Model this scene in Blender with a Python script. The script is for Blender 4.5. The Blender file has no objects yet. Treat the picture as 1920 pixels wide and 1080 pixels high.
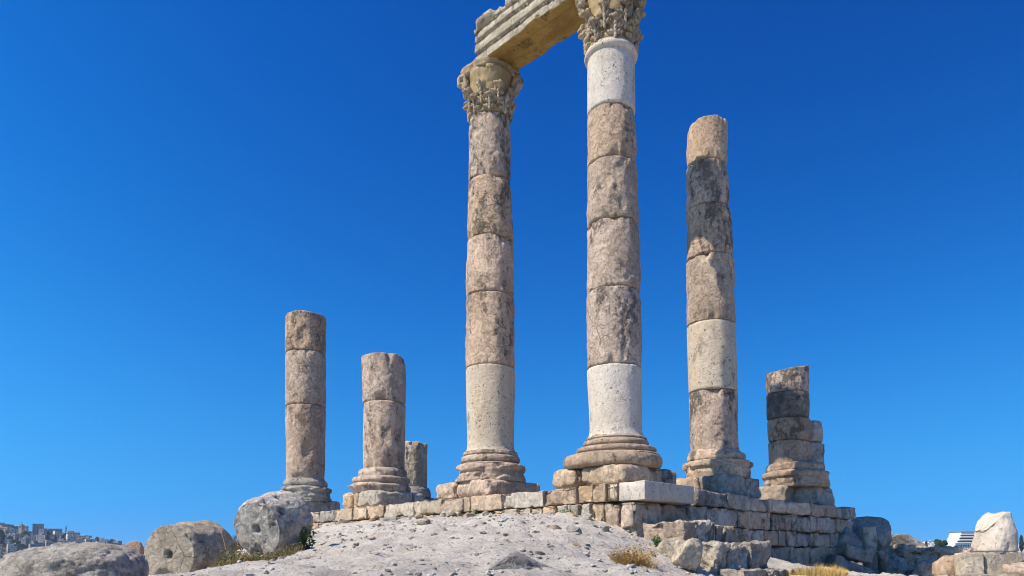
import bpy, bmesh, math, random
import numpy as np
from mathutils import Vector, Matrix

R = math.radians
SC = bpy.context.scene
COL = SC.collection

# ------------------------------------------------------------------ camera
F = 1352.0                      # focal length in photo pixels (1920 wide)
PITCH = R(3.5)
CY = 1045.0 - F * math.tan(PITCH)   # photo row of the optical axis (horizon on row 1045)
cam_d = bpy.data.cameras.new('camera')
cam_d.sensor_width = 36.0
cam_d.lens = F / 1920.0 * 36.0
cam_d.shift_y = (CY - 540.0) / 1920.0
cam_d.clip_start = 0.1
cam_d.clip_end = 30000.0
cam = bpy.data.objects.new('camera', cam_d)
COL.objects.link(cam)
cam.location = (0, 0, 0)
cam.rotation_euler = (R(90) + PITCH, 0, 0)
SC.camera = cam

# ------------------------------------------------------------------ sky, sun, exposure
HAZE = 0.00011
SUN_AZ = (-0.891, -0.454)       # horizontal direction towards the sun
SUN_EL = R(49.5)
world = bpy.data.worlds.new("World")
SC.world = world
world.use_nodes = True
wn = world.node_tree
wn.nodes.clear()
w_out = wn.nodes.new('ShaderNodeOutputWorld')
w_bg = wn.nodes.new('ShaderNodeBackground')
w_sky = wn.nodes.new('ShaderNodeTexSky')
w_sky.sky_type = 'NISHITA'
w_sky.sun_disc = False
w_sky.sun_elevation = SUN_EL
w_sky.sun_rotation = math.atan2(SUN_AZ[0], SUN_AZ[1])
w_sky.altitude = 900
w_sky.air_density = 1.0
w_sky.dust_density = 0.2
w_sky.ozone_density = 4.0
w_hs = wn.nodes.new('ShaderNodeHueSaturation')
w_hs.inputs['Saturation'].default_value = 1.3
w_hs.inputs['Value'].default_value = 1.0
w_tc = wn.nodes.new('ShaderNodeTexCoord')
w_sep = wn.nodes.new('ShaderNodeSeparateXYZ')
w_cmb = wn.nodes.new('ShaderNodeCombineXYZ')
w_z2 = wn.nodes.new('ShaderNodeMath'); w_z2.operation = 'MULTIPLY_ADD'; w_z2.inputs[2].default_value = 0.10
w_zr = wn.nodes.new('ShaderNodeMath'); w_zr.operation = 'SQRT'          # keeps clear of the pale yellow horizon band
w_ab = wn.nodes.new('ShaderNodeMath'); w_ab.operation = 'MAXIMUM'; w_ab.inputs[1].default_value = 0.0
wn.links.new(w_tc.outputs['Generated'], w_sep.inputs[0])
wn.links.new(w_sep.outputs['X'], w_cmb.inputs['X']); wn.links.new(w_sep.outputs['Y'], w_cmb.inputs['Y'])
wn.links.new(w_sep.outputs['Z'], w_ab.inputs[0])
wn.links.new(w_ab.outputs[0], w_z2.inputs[0]); wn.links.new(w_ab.outputs[0], w_z2.inputs[1])
wn.links.new(w_z2.outputs[0], w_zr.inputs[0]); wn.links.new(w_zr.outputs[0], w_cmb.inputs['Z'])
wn.links.new(w_cmb.outputs[0], w_sky.inputs['Vector'])
wn.links.new(w_sky.outputs[0], w_hs.inputs['Color'])
w_s3 = wn.nodes.new('ShaderNodeSeparateColor'); w_c3 = wn.nodes.new('ShaderNodeCombineColor')
wn.links.new(w_hs.outputs[0], w_s3.inputs[0])
for ch, (pw, kk) in {'Red': (2.7, 5.2), 'Green': (2.15, 1.04), 'Blue': (1.45, 0.95)}.items():   # deep polarised blue
    p_ = wn.nodes.new('ShaderNodeMath'); p_.operation = 'POWER'; p_.inputs[1].default_value = pw
    m_ = wn.nodes.new('ShaderNodeMath'); m_.operation = 'MULTIPLY'; m_.inputs[1].default_value = kk
    wn.links.new(w_s3.outputs[ch], p_.inputs[0]); wn.links.new(p_.outputs[0], m_.inputs[0]); wn.links.new(m_.outputs[0], w_c3.inputs[ch])
wn.links.new(w_c3.outputs[0], w_bg.inputs['Color'])
w_bg.inputs['Strength'].default_value = 0.10
wn.links.new(w_bg.outputs[0], w_out.inputs[0])

sun_d = bpy.data.lights.new('sun', 'SUN')
sun_d.energy = 5.0
sun_d.angle = R(0.5)
sun_d.color = (1.0, 0.92, 0.79)
sun = bpy.data.objects.new('sun', sun_d)
COL.objects.link(sun)
to_sun = Vector((SUN_AZ[0] * math.cos(SUN_EL), SUN_AZ[1] * math.cos(SUN_EL), math.sin(SUN_EL)))
sun.rotation_euler = to_sun.to_track_quat('Z', 'Y').to_euler()
sun.location = to_sun * 60

SC.cycles.filter_width = 1.0
SC.view_settings.view_transform = 'Standard'
SC.view_settings.look = 'None'
SC.view_settings.gamma = 1.0
SC.view_settings.exposure = 0.3

# ------------------------------------------------------------------ measuring helpers
CP, SP = math.cos(PITCH), math.sin(PITCH)

def P(px, py, Y):
    """world point seen at photo pixel (px, py) on the vertical plane at distance Y"""
    a = (px - 960.0) / F
    b = (CY - py) / F
    dy = CP - b * SP
    dz = SP + b * CP
    s = Y / dy
    return np.array([a * s, Y, dz * s])

def Zat(py, Y):
    return P(960, py, Y)[2]

def M(px_len, Y):
    return px_len * Y / F

# ------------------------------------------------------------------ noise (vectorised)
def _h(ix, iy, iz, seed):
    n = (ix.astype(np.int64) * 374761393 + iy.astype(np.int64) * 668265263 +
         iz.astype(np.int64) * 1274126177 + seed * 974634777) & 0xFFFFFFFF
    n = ((n ^ (n >> 13)) * 1103515245) & 0xFFFFFFFF
    n = ((n ^ (n >> 15)) * 2246822519) & 0xFFFFFFFF
    n = n ^ (n >> 16)
    return n.astype(np.float64) / 2147483647.5 - 1.0

def vnoise(p, seed=0):
    p = np.asarray(p, dtype=np.float64)
    i = np.floor(p)
    f = p - i
    u = f * f * f * (f * (f * 6 - 15) + 10)
    i = i.astype(np.int64)
    r = 0
    for a in (0, 1):
        wa = u[:, 0] if a else 1 - u[:, 0]
        for b in (0, 1):
            wb = u[:, 1] if b else 1 - u[:, 1]
            for c in (0, 1):
                wc = u[:, 2] if c else 1 - u[:, 2]
                r = r + wa * wb * wc * _h(i[:, 0] + a, i[:, 1] + b, i[:, 2] + c, seed)
    return r

def fbm(p, seed=0, octv=4, gain=0.5):
    p = np.asarray(p, dtype=np.float64)
    s = np.zeros(len(p)); a = 1.0; t = 0
    for k in range(octv):
        s += a * vnoise(p * (2.03 ** k) + 17.3 * k, seed + k * 31)
        t += a; a *= gain
    return s / t

def sstep(a, b, x):
    t = np.clip((x - a) / (b - a), 0, 1)
    return t * t * (3 - 2 * t)

# ------------------------------------------------------------------ object helpers
ORIG = {}

def tag(o, label=None, cat=None, group=None, kind=None):
    if label:
        o['label'] = label
        if kind is None and cat: kind = 'thing'
    if cat: o['category'] = cat
    if group: o['group'] = group
    if kind: o['kind'] = kind
    return o

def thing(name, label, cat, loc, group=None):
    o = bpy.data.objects.new(name, None)
    o.empty_display_size = 0.3
    COL.objects.link(o)
    o.location = tuple(loc)
    ORIG[o.name] = np.array(loc, dtype=float)
    return tag(o, label, cat, group)

def mk(name, V, Fc, mat, parent=None, loc=None, smooth=True):
    """one mesh object from world-space vertices"""
    V = np.asarray(V, dtype=float)
    if parent is not None:
        org = ORIG[parent.name]
    else:
        if loc is None:
            loc = np.array([V[:, 0].mean(), V[:, 1].mean(), V[:, 2].min()])
        org = np.array(loc, dtype=float)
    me = bpy.data.meshes.new(name)
    me.from_pydata((V - org).tolist(), [], [tuple(int(i) for i in f) for f in Fc])
    if smooth:
        me.polygons.foreach_set('use_smooth', [True] * len(me.polygons))
    me.update()
    if isinstance(mat, (list, tuple)):
        for m in mat: me.materials.append(m)
    else:
        me.materials.append(mat)
    o = bpy.data.objects.new(name, me)
    COL.objects.link(o)
    if parent is not None:
        o.parent = parent
    else:
        o.location = tuple(org)
    ORIG[o.name] = org
    return o

def merge(parts):
    Vs, Fs, n = [], [], 0
    for V, Fc in parts:
        Vs.append(np.asarray(V)); Fs += [[i + n for i in f] for f in Fc]; n += len(V)
    return np.concatenate(Vs), Fs

def copy_tree(o, parent=None):
    c = o.copy(); COL.objects.link(c)
    c.parent = parent
    for ch in list(o.children):
        copy_tree(ch, c)
    return c

# ------------------------------------------------------------------ materials
def nd(nt, typ, **kw):
    n = nt.nodes.new(typ)
    for k, v in kw.items(): setattr(n, k, v)
    return n

def noise_node(nt, vec, scale, detail=4, rough=0.6, dist=0.0):
    n = nd(nt, 'ShaderNodeTexNoise')
    n.inputs['Scale'].default_value = scale
    n.inputs['Detail'].default_value = detail
    n.inputs['Roughness'].default_value = rough
    n.inputs['Distortion'].default_value = dist
    nt.links.new(vec, n.inputs['Vector'])
    return n.outputs['Fac']

def ramp(nt, fac, p0, p1, c0=(0, 0, 0, 1), c1=(1, 1, 1, 1)):
    r = nd(nt, 'ShaderNodeValToRGB')
    r.color_ramp.elements[0].position = p0; r.color_ramp.elements[0].color = c0
    r.color_ramp.elements[1].position = p1; r.color_ramp.elements[1].color = c1
    nt.links.new(fac, r.inputs[0])
    return r.outputs['Color']

def mix(nt, fac, a, b):
    m = nd(nt, 'ShaderNodeMix', data_type='RGBA')
    for s, v in ((m.inputs['Factor'], fac), (m.inputs['A'], a), (m.inputs['B'], b)):
        if isinstance(v, (int, float)): s.default_value = v
        elif isinstance(v, tuple): s.default_value = v if len(v) == 4 else (*v, 1)
        else: nt.links.new(v, s)
    return m.outputs['Result']

def mathn(nt, op, a, b):
    m = nd(nt, 'ShaderNodeMath', operation=op)
    for s, v in ((m.inputs[0], a), (m.inputs[1], b)):
        if isinstance(v, (int, float)): s.default_value = v
        else: nt.links.new(v, s)
    return m.outputs[0]

def new_mat(name):
    m = bpy.data.materials.new(name); m.use_nodes = True
    nt = m.node_tree; nt.nodes.clear()
    out = nd(nt, 'ShaderNodeOutputMaterial')
    b = nd(nt, 'ShaderNodeBsdfPrincipled')
    b.inputs['Roughness'].default_value = 0.92
    b.inputs['Specular IOR Level'].default_value = 0.18
    nt.links.new(b.outputs[0], out.inputs[0])
    return m, nt, b

def stone(name, base, alt, dark, dark_lo=0.56, dark_hi=0.66, dark_amt=0.75, bump=0.85, bscale=9.0,
          pits=0.8, streak=1.0, off=0.0, flake=1.0, streaks=1.0, patch=(1.1, 0.36, 0.64, 1.0), vary=1.0):
    m, nt, b = new_mat(name)
    geo = nd(nt, 'ShaderNodeNewGeometry')
    mp = nd(nt, 'ShaderNodeMapping'); mp.inputs['Location'].default_value = (off, off * 1.7, off * 0.6)
    nt.links.new(geo.outputs['Position'], mp.inputs['Vector'])
    pos = mp.outputs[0]
    st = nd(nt, 'ShaderNodeMapping'); st.inputs['Scale'].default_value = (1.0, 1.0, 1.0 / (1 + streak))
    nt.links.new(pos, st.inputs['Vector'])
    spos = st.outputs[0]
    pt = nd(nt, 'ShaderNodeMapping'); pt.inputs['Scale'].default_value = (1.0, 1.0, patch[3])
    nt.links.new(pos, pt.inputs['Vector'])
    n1 = ramp(nt, noise_node(nt, pt.outputs[0], patch[0], 5, 0.6, 0.2), patch[1], patch[2])
    c = mix(nt, n1, base, alt)
    # fine mottling
    n2 = ramp(nt, noise_node(nt, pos, 11, 5, 0.75), 0.3, 0.72)
    lo = tuple(x * 0.74 for x in base)
    hi = tuple(min(1, x * 1.22) for x in base)
    c2 = mix(nt, n2, lo, hi)
    c = mix(nt, 0.6, c, c2)
    # dark weathering crust: soft streaky patches broken up by a finer field
    n3 = noise_node(nt, spos, 1.9, 8, 0.66, 0.2)
    n4 = noise_node(nt, pos, 7.0, 5, 0.7)
    d = mathn(nt, 'ADD', mathn(nt, 'MULTIPLY', n3, 0.72), mathn(nt, 'MULTIPLY', n4, 0.28))
    dm = ramp(nt, d, dark_lo, dark_hi)
    dm = mathn(nt, 'MULTIPLY', dm, dark_amt)
    c = mix(nt, dm, c, dark)
    # pits
    pn = noise_node(nt, pos, 15, 3, 0.6, 0.1)
    pm = ramp(nt, pn, 0.60, 0.66)
    pmask = mathn(nt, 'MULTIPLY', pm, ramp(nt, noise_node(nt, pos, 2.3, 2), 0.42, 0.58))
    c = mix(nt, mathn(nt, 'MULTIPLY', pmask, 0.55 * pits), c, tuple(x * 0.5 for x in dark))
    # flakes: crisp edged areas where the skin of the stone has come away
    fl = noise_node(nt, pos, 4.2, 9, 0.68, 0.25)
    flm = ramp(nt, fl, 0.485, 0.515)
    c = mix(nt, mathn(nt, 'MULTIPLY', flm, 0.38 * flake), c, tuple(min(1, x * 1.28) for x in base))
    # narrow dark rim and hollows along the flake edges
    rim = mathn(nt, 'SUBTRACT', 1.0, mathn(nt, 'MINIMUM', mathn(nt, 'MULTIPLY', mathn(nt, 'ABSOLUTE', mathn(nt, 'SUBTRACT', fl, 0.5), 0.0), 60.0), 1.0))
    c = mix(nt, mathn(nt, 'MULTIPLY', rim, 0.2 * flake), c, dark)
    # brown staining
    bs = ramp(nt, noise_node(nt, spos, 0.85, 6, 0.62, 0.1), 0.50, 0.60)
    c = mix(nt, mathn(nt, 'MULTIPLY', bs, 0.42 * flake), c, (base[0] * 0.52, base[1] * 0.49, base[2] * 0.46))
    # hairline cracks
    wob = nd(nt, 'ShaderNodeTexNoise'); wob.inputs['Scale'].default_value = 2.5; wob.inputs['Detail'].default_value = 4
    nt.links.new(pos, wob.inputs['Vector'])
    wv = nd(nt, 'ShaderNodeMix', data_type='VECTOR'); wv.inputs['Factor'].default_value = 0.22
    nt.links.new(pos, wv.inputs['A']); nt.links.new(wob.outputs['Color'], wv.inputs['B'])
    vo = nd(nt, 'ShaderNodeTexVoronoi', feature='DISTANCE_TO_EDGE'); vo.inputs['Scale'].default_value = 1.7
    nt.links.new(wv.outputs['Result'], vo.inputs['Vector'])
    ck = ramp(nt, vo.outputs['Distance'], 0.003, 0.012, (1, 1, 1, 1), (0, 0, 0, 1))
    ckm = mathn(nt, 'MULTIPLY', ck, ramp(nt, noise_node(nt, pos, 0.9, 4), 0.52, 0.62))
    c = mix(nt, mathn(nt, 'MULTIPLY', ckm, 0.5 * flake), c, tuple(x * 0.6 for x in dark))
    # rain streaks
    rs = nd(nt, 'ShaderNodeMapping'); rs.inputs['Scale'].default_value = (6.0, 6.0, 0.55)
    nt.links.new(pos, rs.inputs['Vector'])
    rm_ = ramp(nt, noise_node(nt, rs.outputs[0], 1.0, 5, 0.7), 0.55, 0.72)
    c = mix(nt, mathn(nt, 'MULTIPLY', rm_, 0.45 * streaks), c, tuple(x * 1.3 for x in dark))
    oi = nd(nt, 'ShaderNodeObjectInfo')          # every stone comes from a slightly different bed of the quarry
    hv_ = nd(nt, 'ShaderNodeHueSaturation')
    nt.links.new(mathn(nt, 'ADD', mathn(nt, 'MULTIPLY', oi.outputs['Random'], 0.32 * vary), 1.0 - 0.16 * vary), hv_.inputs['Value'])
    nt.links.new(mathn(nt, 'ADD', mathn(nt, 'MULTIPLY', mathn(nt, 'FRACT', mathn(nt, 'MULTIPLY', oi.outputs['Random'], 7.31), 0.0), 0.3 * vary), 1.0 - 0.16 * vary), hv_.inputs['Saturation'])
    nt.links.new(c, hv_.inputs['Color']); c = hv_.outputs['Color']
    nt.links.new(c, b.inputs['Base Color'])
    # relief
    h1 = noise_node(nt, pos, bscale, 9, 0.78, 0.15)
    h2 = noise_node(nt, pos, 3.0, 5, 0.6, 1.0)
    h3 = noise_node(nt, pos, bscale * 3.2, 5, 0.7)
    h = mathn(nt, 'ADD', mathn(nt, 'MULTIPLY', h1, 0.11), mathn(nt, 'MULTIPLY', h2, 0.06))
    h = mathn(nt, 'ADD', h, mathn(nt, 'MULTIPLY', h3, 0.035))
    h = mathn(nt, 'SUBTRACT', h, mathn(nt, 'MULTIPLY', pmask, 0.05 * pits))
    h = mathn(nt, 'SUBTRACT', h, mathn(nt, 'MULTIPLY', flm, 0.03 * flake))
    h = mathn(nt, 'SUBTRACT', h, mathn(nt, 'MULTIPLY', rim, 0.03 * flake))
    h = mathn(nt, 'SUBTRACT', h, mathn(nt, 'MULTIPLY', ckm, 0.04 * flake))
    bp = nd(nt, 'ShaderNodeBump')
    bp.inputs['Strength'].default_value = bump
    bp.inputs['Distance'].default_value = 1.0
    nt.links.new(h, bp.inputs['Height'])
    nt.links.new(bp.outputs[0], b.inputs['Normal'])
    return m

def plain(name, col, var=0.15, scale=3.0, rough=0.9, bump=0.0):
    m, nt, b = new_mat(name)
    geo = nd(nt, 'ShaderNodeNewGeometry')
    n = noise_node(nt, geo.outputs['Position'], scale, 4)
    c = mix(nt, n, tuple(x * (1 - var) for x in col), tuple(min(1, x * (1 + var)) for x in col))
    nt.links.new(c, b.inputs['Base Color'])
    b.inputs['Roughness'].default_value = rough
    if bump:
        bp = nd(nt, 'ShaderNodeBump'); bp.inputs['Strength'].default_value = bump; bp.inputs['Distance'].default_value = 0.05
        nt.links.new(n, bp.inputs['Height']); nt.links.new(bp.outputs[0], b.inputs['Normal'])
    return m

def leafy(name, a, b_, scale=6.0, trans=0.25):
    m, nt, b = new_mat(name)
    geo = nd(nt, 'ShaderNodeNewGeometry')
    n = noise_node(nt, geo.outputs['Position'], scale, 4)
    c = mix(nt, ramp(nt, n, 0.35, 0.65), a, b_)
    nt.links.new(c, b.inputs['Base Color'])
    b.inputs['Roughness'].default_value = 0.7
    return m

DK = (0.085, 0.078, 0.072)
MAT = {
    'warm':  stone('warm_limestone', (0.67, 0.485, 0.335), (0.57, 0.435, 0.32), (0.13, 0.11, 0.08), 0.56, 0.61, 0.75),
    'warm2': stone('weathered_limestone', (0.64, 0.468, 0.335), (0.53, 0.41, 0.31), (0.11, 0.095, 0.075), 0.53, 0.575, 0.8, off=13),
    'dark':  stone('blackened_and_shaded_limestone', (0.59, 0.435, 0.315), (0.45, 0.355, 0.28), (0.08, 0.072, 0.06), 0.495, 0.545, 0.8, off=31),  # blackened stone; on columns C and D it also paints in shadow
    'black': stone('shade_dark_limestone', (0.36, 0.31, 0.26), (0.22, 0.19, 0.17), (0.06, 0.055, 0.05), 0.44, 0.55, 0.85, off=37),  # shadow put into the stone colour, for column D
    'white': stone('restored_white_stone', (0.64, 0.56, 0.465), (0.57, 0.47, 0.35), (0.24, 0.20, 0.15), 0.56, 0.62, 0.65, bump=0.5, off=5, flake=0.35, streaks=0.9, pits=1.5, patch=(0.9, 0.47, 0.55, 0.5), vary=0.2),
    'cream': stone('restored_cream_stone', (0.61, 0.49, 0.35), (0.60, 0.53, 0.44), (0.20, 0.17, 0.13), 0.55, 0.60, 0.65, bump=0.55, pits=2.0, off=47, flake=0.4, streaks=0.9, patch=(1.1, 0.47, 0.54, 0.35), vary=0.2),
    'peach': stone('peach_block_stone', (0.68, 0.50, 0.335), (0.60, 0.475, 0.335), (0.16, 0.135, 0.105), 0.57, 0.64, 0.7, off=3),
    'pale':  stone('pale_block_stone', (0.62, 0.52, 0.39), (0.54, 0.48, 0.38), (0.15, 0.135, 0.11), 0.56, 0.63, 0.75, off=71),
    'grey':  stone('grey_block_stone', (0.54, 0.48, 0.40), (0.45, 0.40, 0.34), (0.11, 0.10, 0.09), 0.52, 0.60, 0.8, off=19),
    'blue':  stone('dark_grey_boulder_stone', (0.34, 0.31, 0.28), (0.27, 0.25, 0.23), (0.06, 0.058, 0.055), 0.51, 0.59, 0.8, off=23),
    'capital': stone('carved_capital_stone', (0.60, 0.47, 0.31), (0.48, 0.39, 0.27), (0.08, 0.07, 0.05), 0.52, 0.60, 0.8, off=53, flake=0.5),
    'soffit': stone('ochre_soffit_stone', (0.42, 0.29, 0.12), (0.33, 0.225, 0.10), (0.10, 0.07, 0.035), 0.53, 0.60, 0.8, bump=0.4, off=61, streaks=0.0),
    'beam': stone('carved_beam_stone', (0.72, 0.62, 0.47), (0.60, 0.52, 0.40), (0.16, 0.14, 0.11), 0.54, 0.60, 0.75, off=83),
    'core': plain('rubble_core', (0.20, 0.18, 0.155), 0.4, 4.0, 0.95, 0.6),
}

# ------------------------------------------------------------------ shape helpers
LD = np.array([-0.954, 1.0, 0]); LD /= np.linalg.norm(LD)     # along the front wall, to the left
RD = np.array([1.048, 1.0, 0]);  RD /= np.linalg.norm(RD)     # along the side wall, to the right
ZD = np.array([0, 0, 1.0])

def axis_samples(h, b, res):
    inner = max(h - b, 1e-4)
    n = max(2, int(round(2 * inner / res)))
    mid = np.linspace(-inner, inner, n + 1)
    if b > 1e-4:
        e = np.array([1.0, 0.7, 0.35]) * b
        return np.concatenate([-inner - e, mid, inner + e[::-1]])
    return mid

def box_grid(hx, hy, hz, b, res):
    sx, sy, sz = (axis_samples(h, min(b, h * 0.95), res) for h in (hx, hy, hz))
    verts, idx, faces = [], {}, []
    def vid(i, j, k):
        key = (i, j, k)
        if key not in idx:
            idx[key] = len(verts); verts.append((sx[i], sy[j], sz[k]))
        return idx[key]
    nx, ny, nz = len(sx) - 1, len(sy) - 1, len(sz) - 1
    for i in range(nx):
        for j in range(ny):
            faces.append((vid(i, j, 0), vid(i, j + 1, 0), vid(i + 1, j + 1, 0), vid(i + 1, j, 0)))
            faces.append((vid(i, j, nz), vid(i + 1, j, nz), vid(i + 1, j + 1, nz), vid(i, j + 1, nz)))
    for i in range(nx):
        for k in range(nz):
            faces.append((vid(i, 0, k), vid(i + 1, 0, k), vid(i + 1, 0, k + 1), vid(i, 0, k + 1)))
            faces.append((vid(i, ny, k), vid(i, ny, k + 1), vid(i + 1, ny, k + 1), vid(i + 1, ny, k)))
    for j in range(ny):
        for k in range(nz):
            faces.append((vid(0, j, k), vid(0, j, k + 1), vid(0, j + 1, k + 1), vid(0, j + 1, k)))
            faces.append((vid(nx, j, k), vid(nx, j + 1, k), vid(nx, j + 1, k + 1), vid(nx, j, k + 1)))
    return np.array(verts), faces

def stone_block(c, ax, half, bevel=0.05, rough=0.02, seed=0, res=0.09, chip=0.06):
    """weathered squared stone; ax = three world axes, half = half sizes"""
    V, Fc = box_grid(*half, bevel, res)
    h = np.array(half)
    b = np.minimum(bevel, h * 0.95)
    q = np.clip(V, -(h - b), h - b)
    d = V - q
    ln = np.linalg.norm(d / b, axis=1, keepdims=True)
    n = d / np.maximum(np.linalg.norm(d, axis=1, keepdims=True), 1e-9)
    V2 = q + np.where(ln > 1e-6, (d / b) / np.maximum(ln, 1e-9) * b, 0)
    W = c + V2[:, :1] * ax[0] + V2[:, 1:2] * ax[1] + V2[:, 2:] * ax[2]
    N = n[:, :1] * ax[0] + n[:, 1:2] * ax[1] + n[:, 2:] * ax[2]
    s = seed * 7.31
    cre = np.abs(fbm(W * 3.1 + s + 9.1, seed + 21, 4, 0.6))
    disp = rough * 1.0 * fbm(W * 2.2 + s, seed, 3) + rough * 0.9 * fbm(W * 8.0 + s, seed + 5, 4, 0.65)
    disp = disp + rough * 1.5 * (np.minimum(cre, 0.22) - 0.15)
    # broken corners: push in where two or three faces are close
    e = np.sort((h - np.abs(V)), axis=1)
    near = np.exp(-(e[:, 1] / (chip * 2.0 + 1e-6)) ** 2)
    bite = np.clip(fbm(W * 2.8 + s + 3.3, seed + 9, 3) + 0.12, 0, 1)
    disp = disp - near * bite * chip * 2.2
    W = W + N * disp[:, None]
    return W, Fc

def lathe(prof, n, cx, cy, seed=0, amp=0.012, freq=3.0, cap=True, gouge=0.0):
    """prof = [(r, z)] bottom to top; cx, cy scalars or per-row arrays"""
    prof = np.array(prof, dtype=float)
    m = len(prof)
    th = np.linspace(0, 2 * math.pi, n, endpoint=False)
    cx = np.broadcast_to(cx, m); cy = np.broadcast_to(cy, m)
    X = cx[:, None] + prof[:, :1] * np.cos(th)[None]
    Yy = cy[:, None] + prof[:, :1] * np.sin(th)[None]
    Z = np.repeat(prof[:, 1:], n, 1)
    V = np.stack([X, Yy, Z], -1).reshape(-1, 3)
    N = np.stack([np.cos(th), np.sin(th), 0 * th], -1)
    N = np.tile(N, (m, 1))
    d = amp * 1.2 * fbm(V * freq * 0.5 + seed * 3.7, seed, 3) + amp * fbm(V * freq * 2.6 + seed * 1.3, seed + 3, 4, 0.65)
    if gouge:
        d -= gouge * sstep(0.18, 0.42, fbm(V * 1.7 + seed * 5.1, seed + 8, 3))
    V = V + N * d[:, None]
    Fc = []
    for i in range(m - 1):
        for j in range(n):
            a = i * n + j; b = i * n + (j + 1) % n
            Fc.append((a, b, b + n, a + n))
    if cap:
        Fc.append(tuple(range(n))[::-1])
        Fc.append(tuple(range((m - 1) * n, m * n)))
    return V, Fc

def drum(x0, y0, z0, r0, x1, y1, z1, r1, seed, amp=0.015, chips=0.07, spall=0.02, top=0.0, slant=(0, 0), n=140, res=0.035,
         bite=None, joint=1.0, flare=0.0):
    """one column drum, weathered, chipped along its joints; top > 0 = broken top"""
    h = z1 - z0
    m = max(10, int(h / res))
    t = np.linspace(0, 1, m + 1)
    ee = np.array([0, 0.007, 0.015, 0.024, 0.035]) / h
    t = t[(t > 0.05 / h) & (t < 1 - 0.05 / h)]
    t = np.concatenate([ee, t, 1 - ee[::-1]])
    th = np.linspace(0, 2 * math.pi, n, endpoint=False)
    T, TH = np.meshgrid(t, th, indexing='ij')
    T = T.ravel(); TH = TH.ravel()
    z = z0 + h * T
    r = r0 + (r1 - r0) * T
    c, s = np.cos(TH), np.sin(TH)
    unit = np.stack([c, s, z * 1.0], -1)
    e = np.minimum(T, 1 - T) * h
    endk = np.where(T < 0.5, 0, 50)
    cn = fbm(np.stack([c * 2.1 + seed * 3.1, s * 2.1 + endk, 0 * c + seed], -1), seed + 11, 4)
    reach = 0.05 + 0.22 * np.clip(cn + 0.2, 0, 1)
    ch = chips * np.clip(cn - 0.02, 0, 1) * 2.2 * np.exp(-(e / reach) ** 2)
    ch = ch + 0.05 * joint * np.exp(-(e / 0.020) ** 2)
    if flare: ch = ch - flare * np.exp(-(z - z0) / 0.09)
    Pn = np.stack([c * r0, s * r0, z], -1)
    d = amp * 1.0 * fbm(Pn * 1.3 + seed * 2.7, seed, 3) + amp * 1.2 * fbm(Pn * 8 + seed * 1.9, seed + 2, 4, 0.68)
    d += amp * 1.1 * (np.minimum(np.abs(fbm(Pn * np.array([3.2, 3.2, 2.2]) + seed * 2.2, seed + 27, 4, 0.6)), 0.2) - 0.1)
    d -= spall * sstep(0.05, 0.28, fbm(Pn * np.array([1.2, 1.2, 0.8]) + seed * 4.4, seed + 7, 4))
    d -= 1.5 * spall * sstep(0.30, 0.42, fbm(Pn * np.array([2.6, 2.6, 1.6]) + seed * 6.4, seed + 17, 3))
    if bite:
        for (ang, zz, wid, hei, dep) in bite:
            da = (TH - ang + math.pi) % (2 * math.pi) - math.pi
            k = np.exp(-(np.abs(da) / wid) ** 2.5 - (np.abs(T - zz) * h / hei) ** 2.5)
            d -= dep * k * (1 + 0.5 * fbm(Pn * 5, seed + 23, 3))
    rr = r + d - ch
    zz = z.copy()
    if top:
        k = sstep(0.55, 1.0, T)
        zz += k * (top * fbm(np.stack([c * r * 1.6 + seed, s * r * 1.6, 0 * c], -1) * 1.3, seed + 31, 4) * 1.6
                   + (c * slant[0] + s * slant[1]) * r1)
    V = np.stack([x0 + (x1 - x0) * T + rr * c, y0 + (y1 - y0) * T + rr * s, zz], -1)
    Fc = []
    m2 = len(t)
    for i in range(m2 - 1):
        for j in range(n):
            a = i * n + j; b = i * n + (j + 1) % n
            Fc.append((a, b, b + n, a + n))
    Fc.append(tuple(range(n))[::-1])
    # top cap in rings so that a broken top has relief
    base = (m2 - 1) * n
    prev = list(range(base, base + n))
    extra = []
    ring = V[base:base + n]
    cen = ring.mean(0)
    for k, f in enumerate((0.8, 0.55, 0.3)):
        p = cen + (ring - cen) * f
        if top:
            nz = top * 1.2 * fbm(p * 2.2 + seed, seed + 41, 3)
            p = p + np.stack([0 * nz, 0 * nz, nz + slant[0] * 0 ], -1)
        off = len(V) + sum(len(x) for x in extra)
        extra.append(p)
        cur = list(range(off, off + n))
        for j in range(n):
            Fc.append((prev[j], prev[(j + 1) % n], cur[(j + 1) % n], cur[j]))
        prev = cur
    off = len(V) + sum(len(x) for x in extra)
    extra.append(cen[None])
    for j in range(n):
        Fc.append((prev[j], prev[(j + 1) % n], off))
    return np.concatenate([V] + extra), Fc

_ico = {}
def ico(sub):
    if sub not in _ico:
        bm = bmesh.new()
        bmesh.ops.create_icosphere(bm, subdivisions=sub, radius=1.0)
        V = np.array([v.co[:] for v in bm.verts])
        Fc = [tuple(v.index for v in f.verts) for f in bm.faces]
        bm.free()
        _ico[sub] = (V, Fc)
    return _ico[sub]

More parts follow.
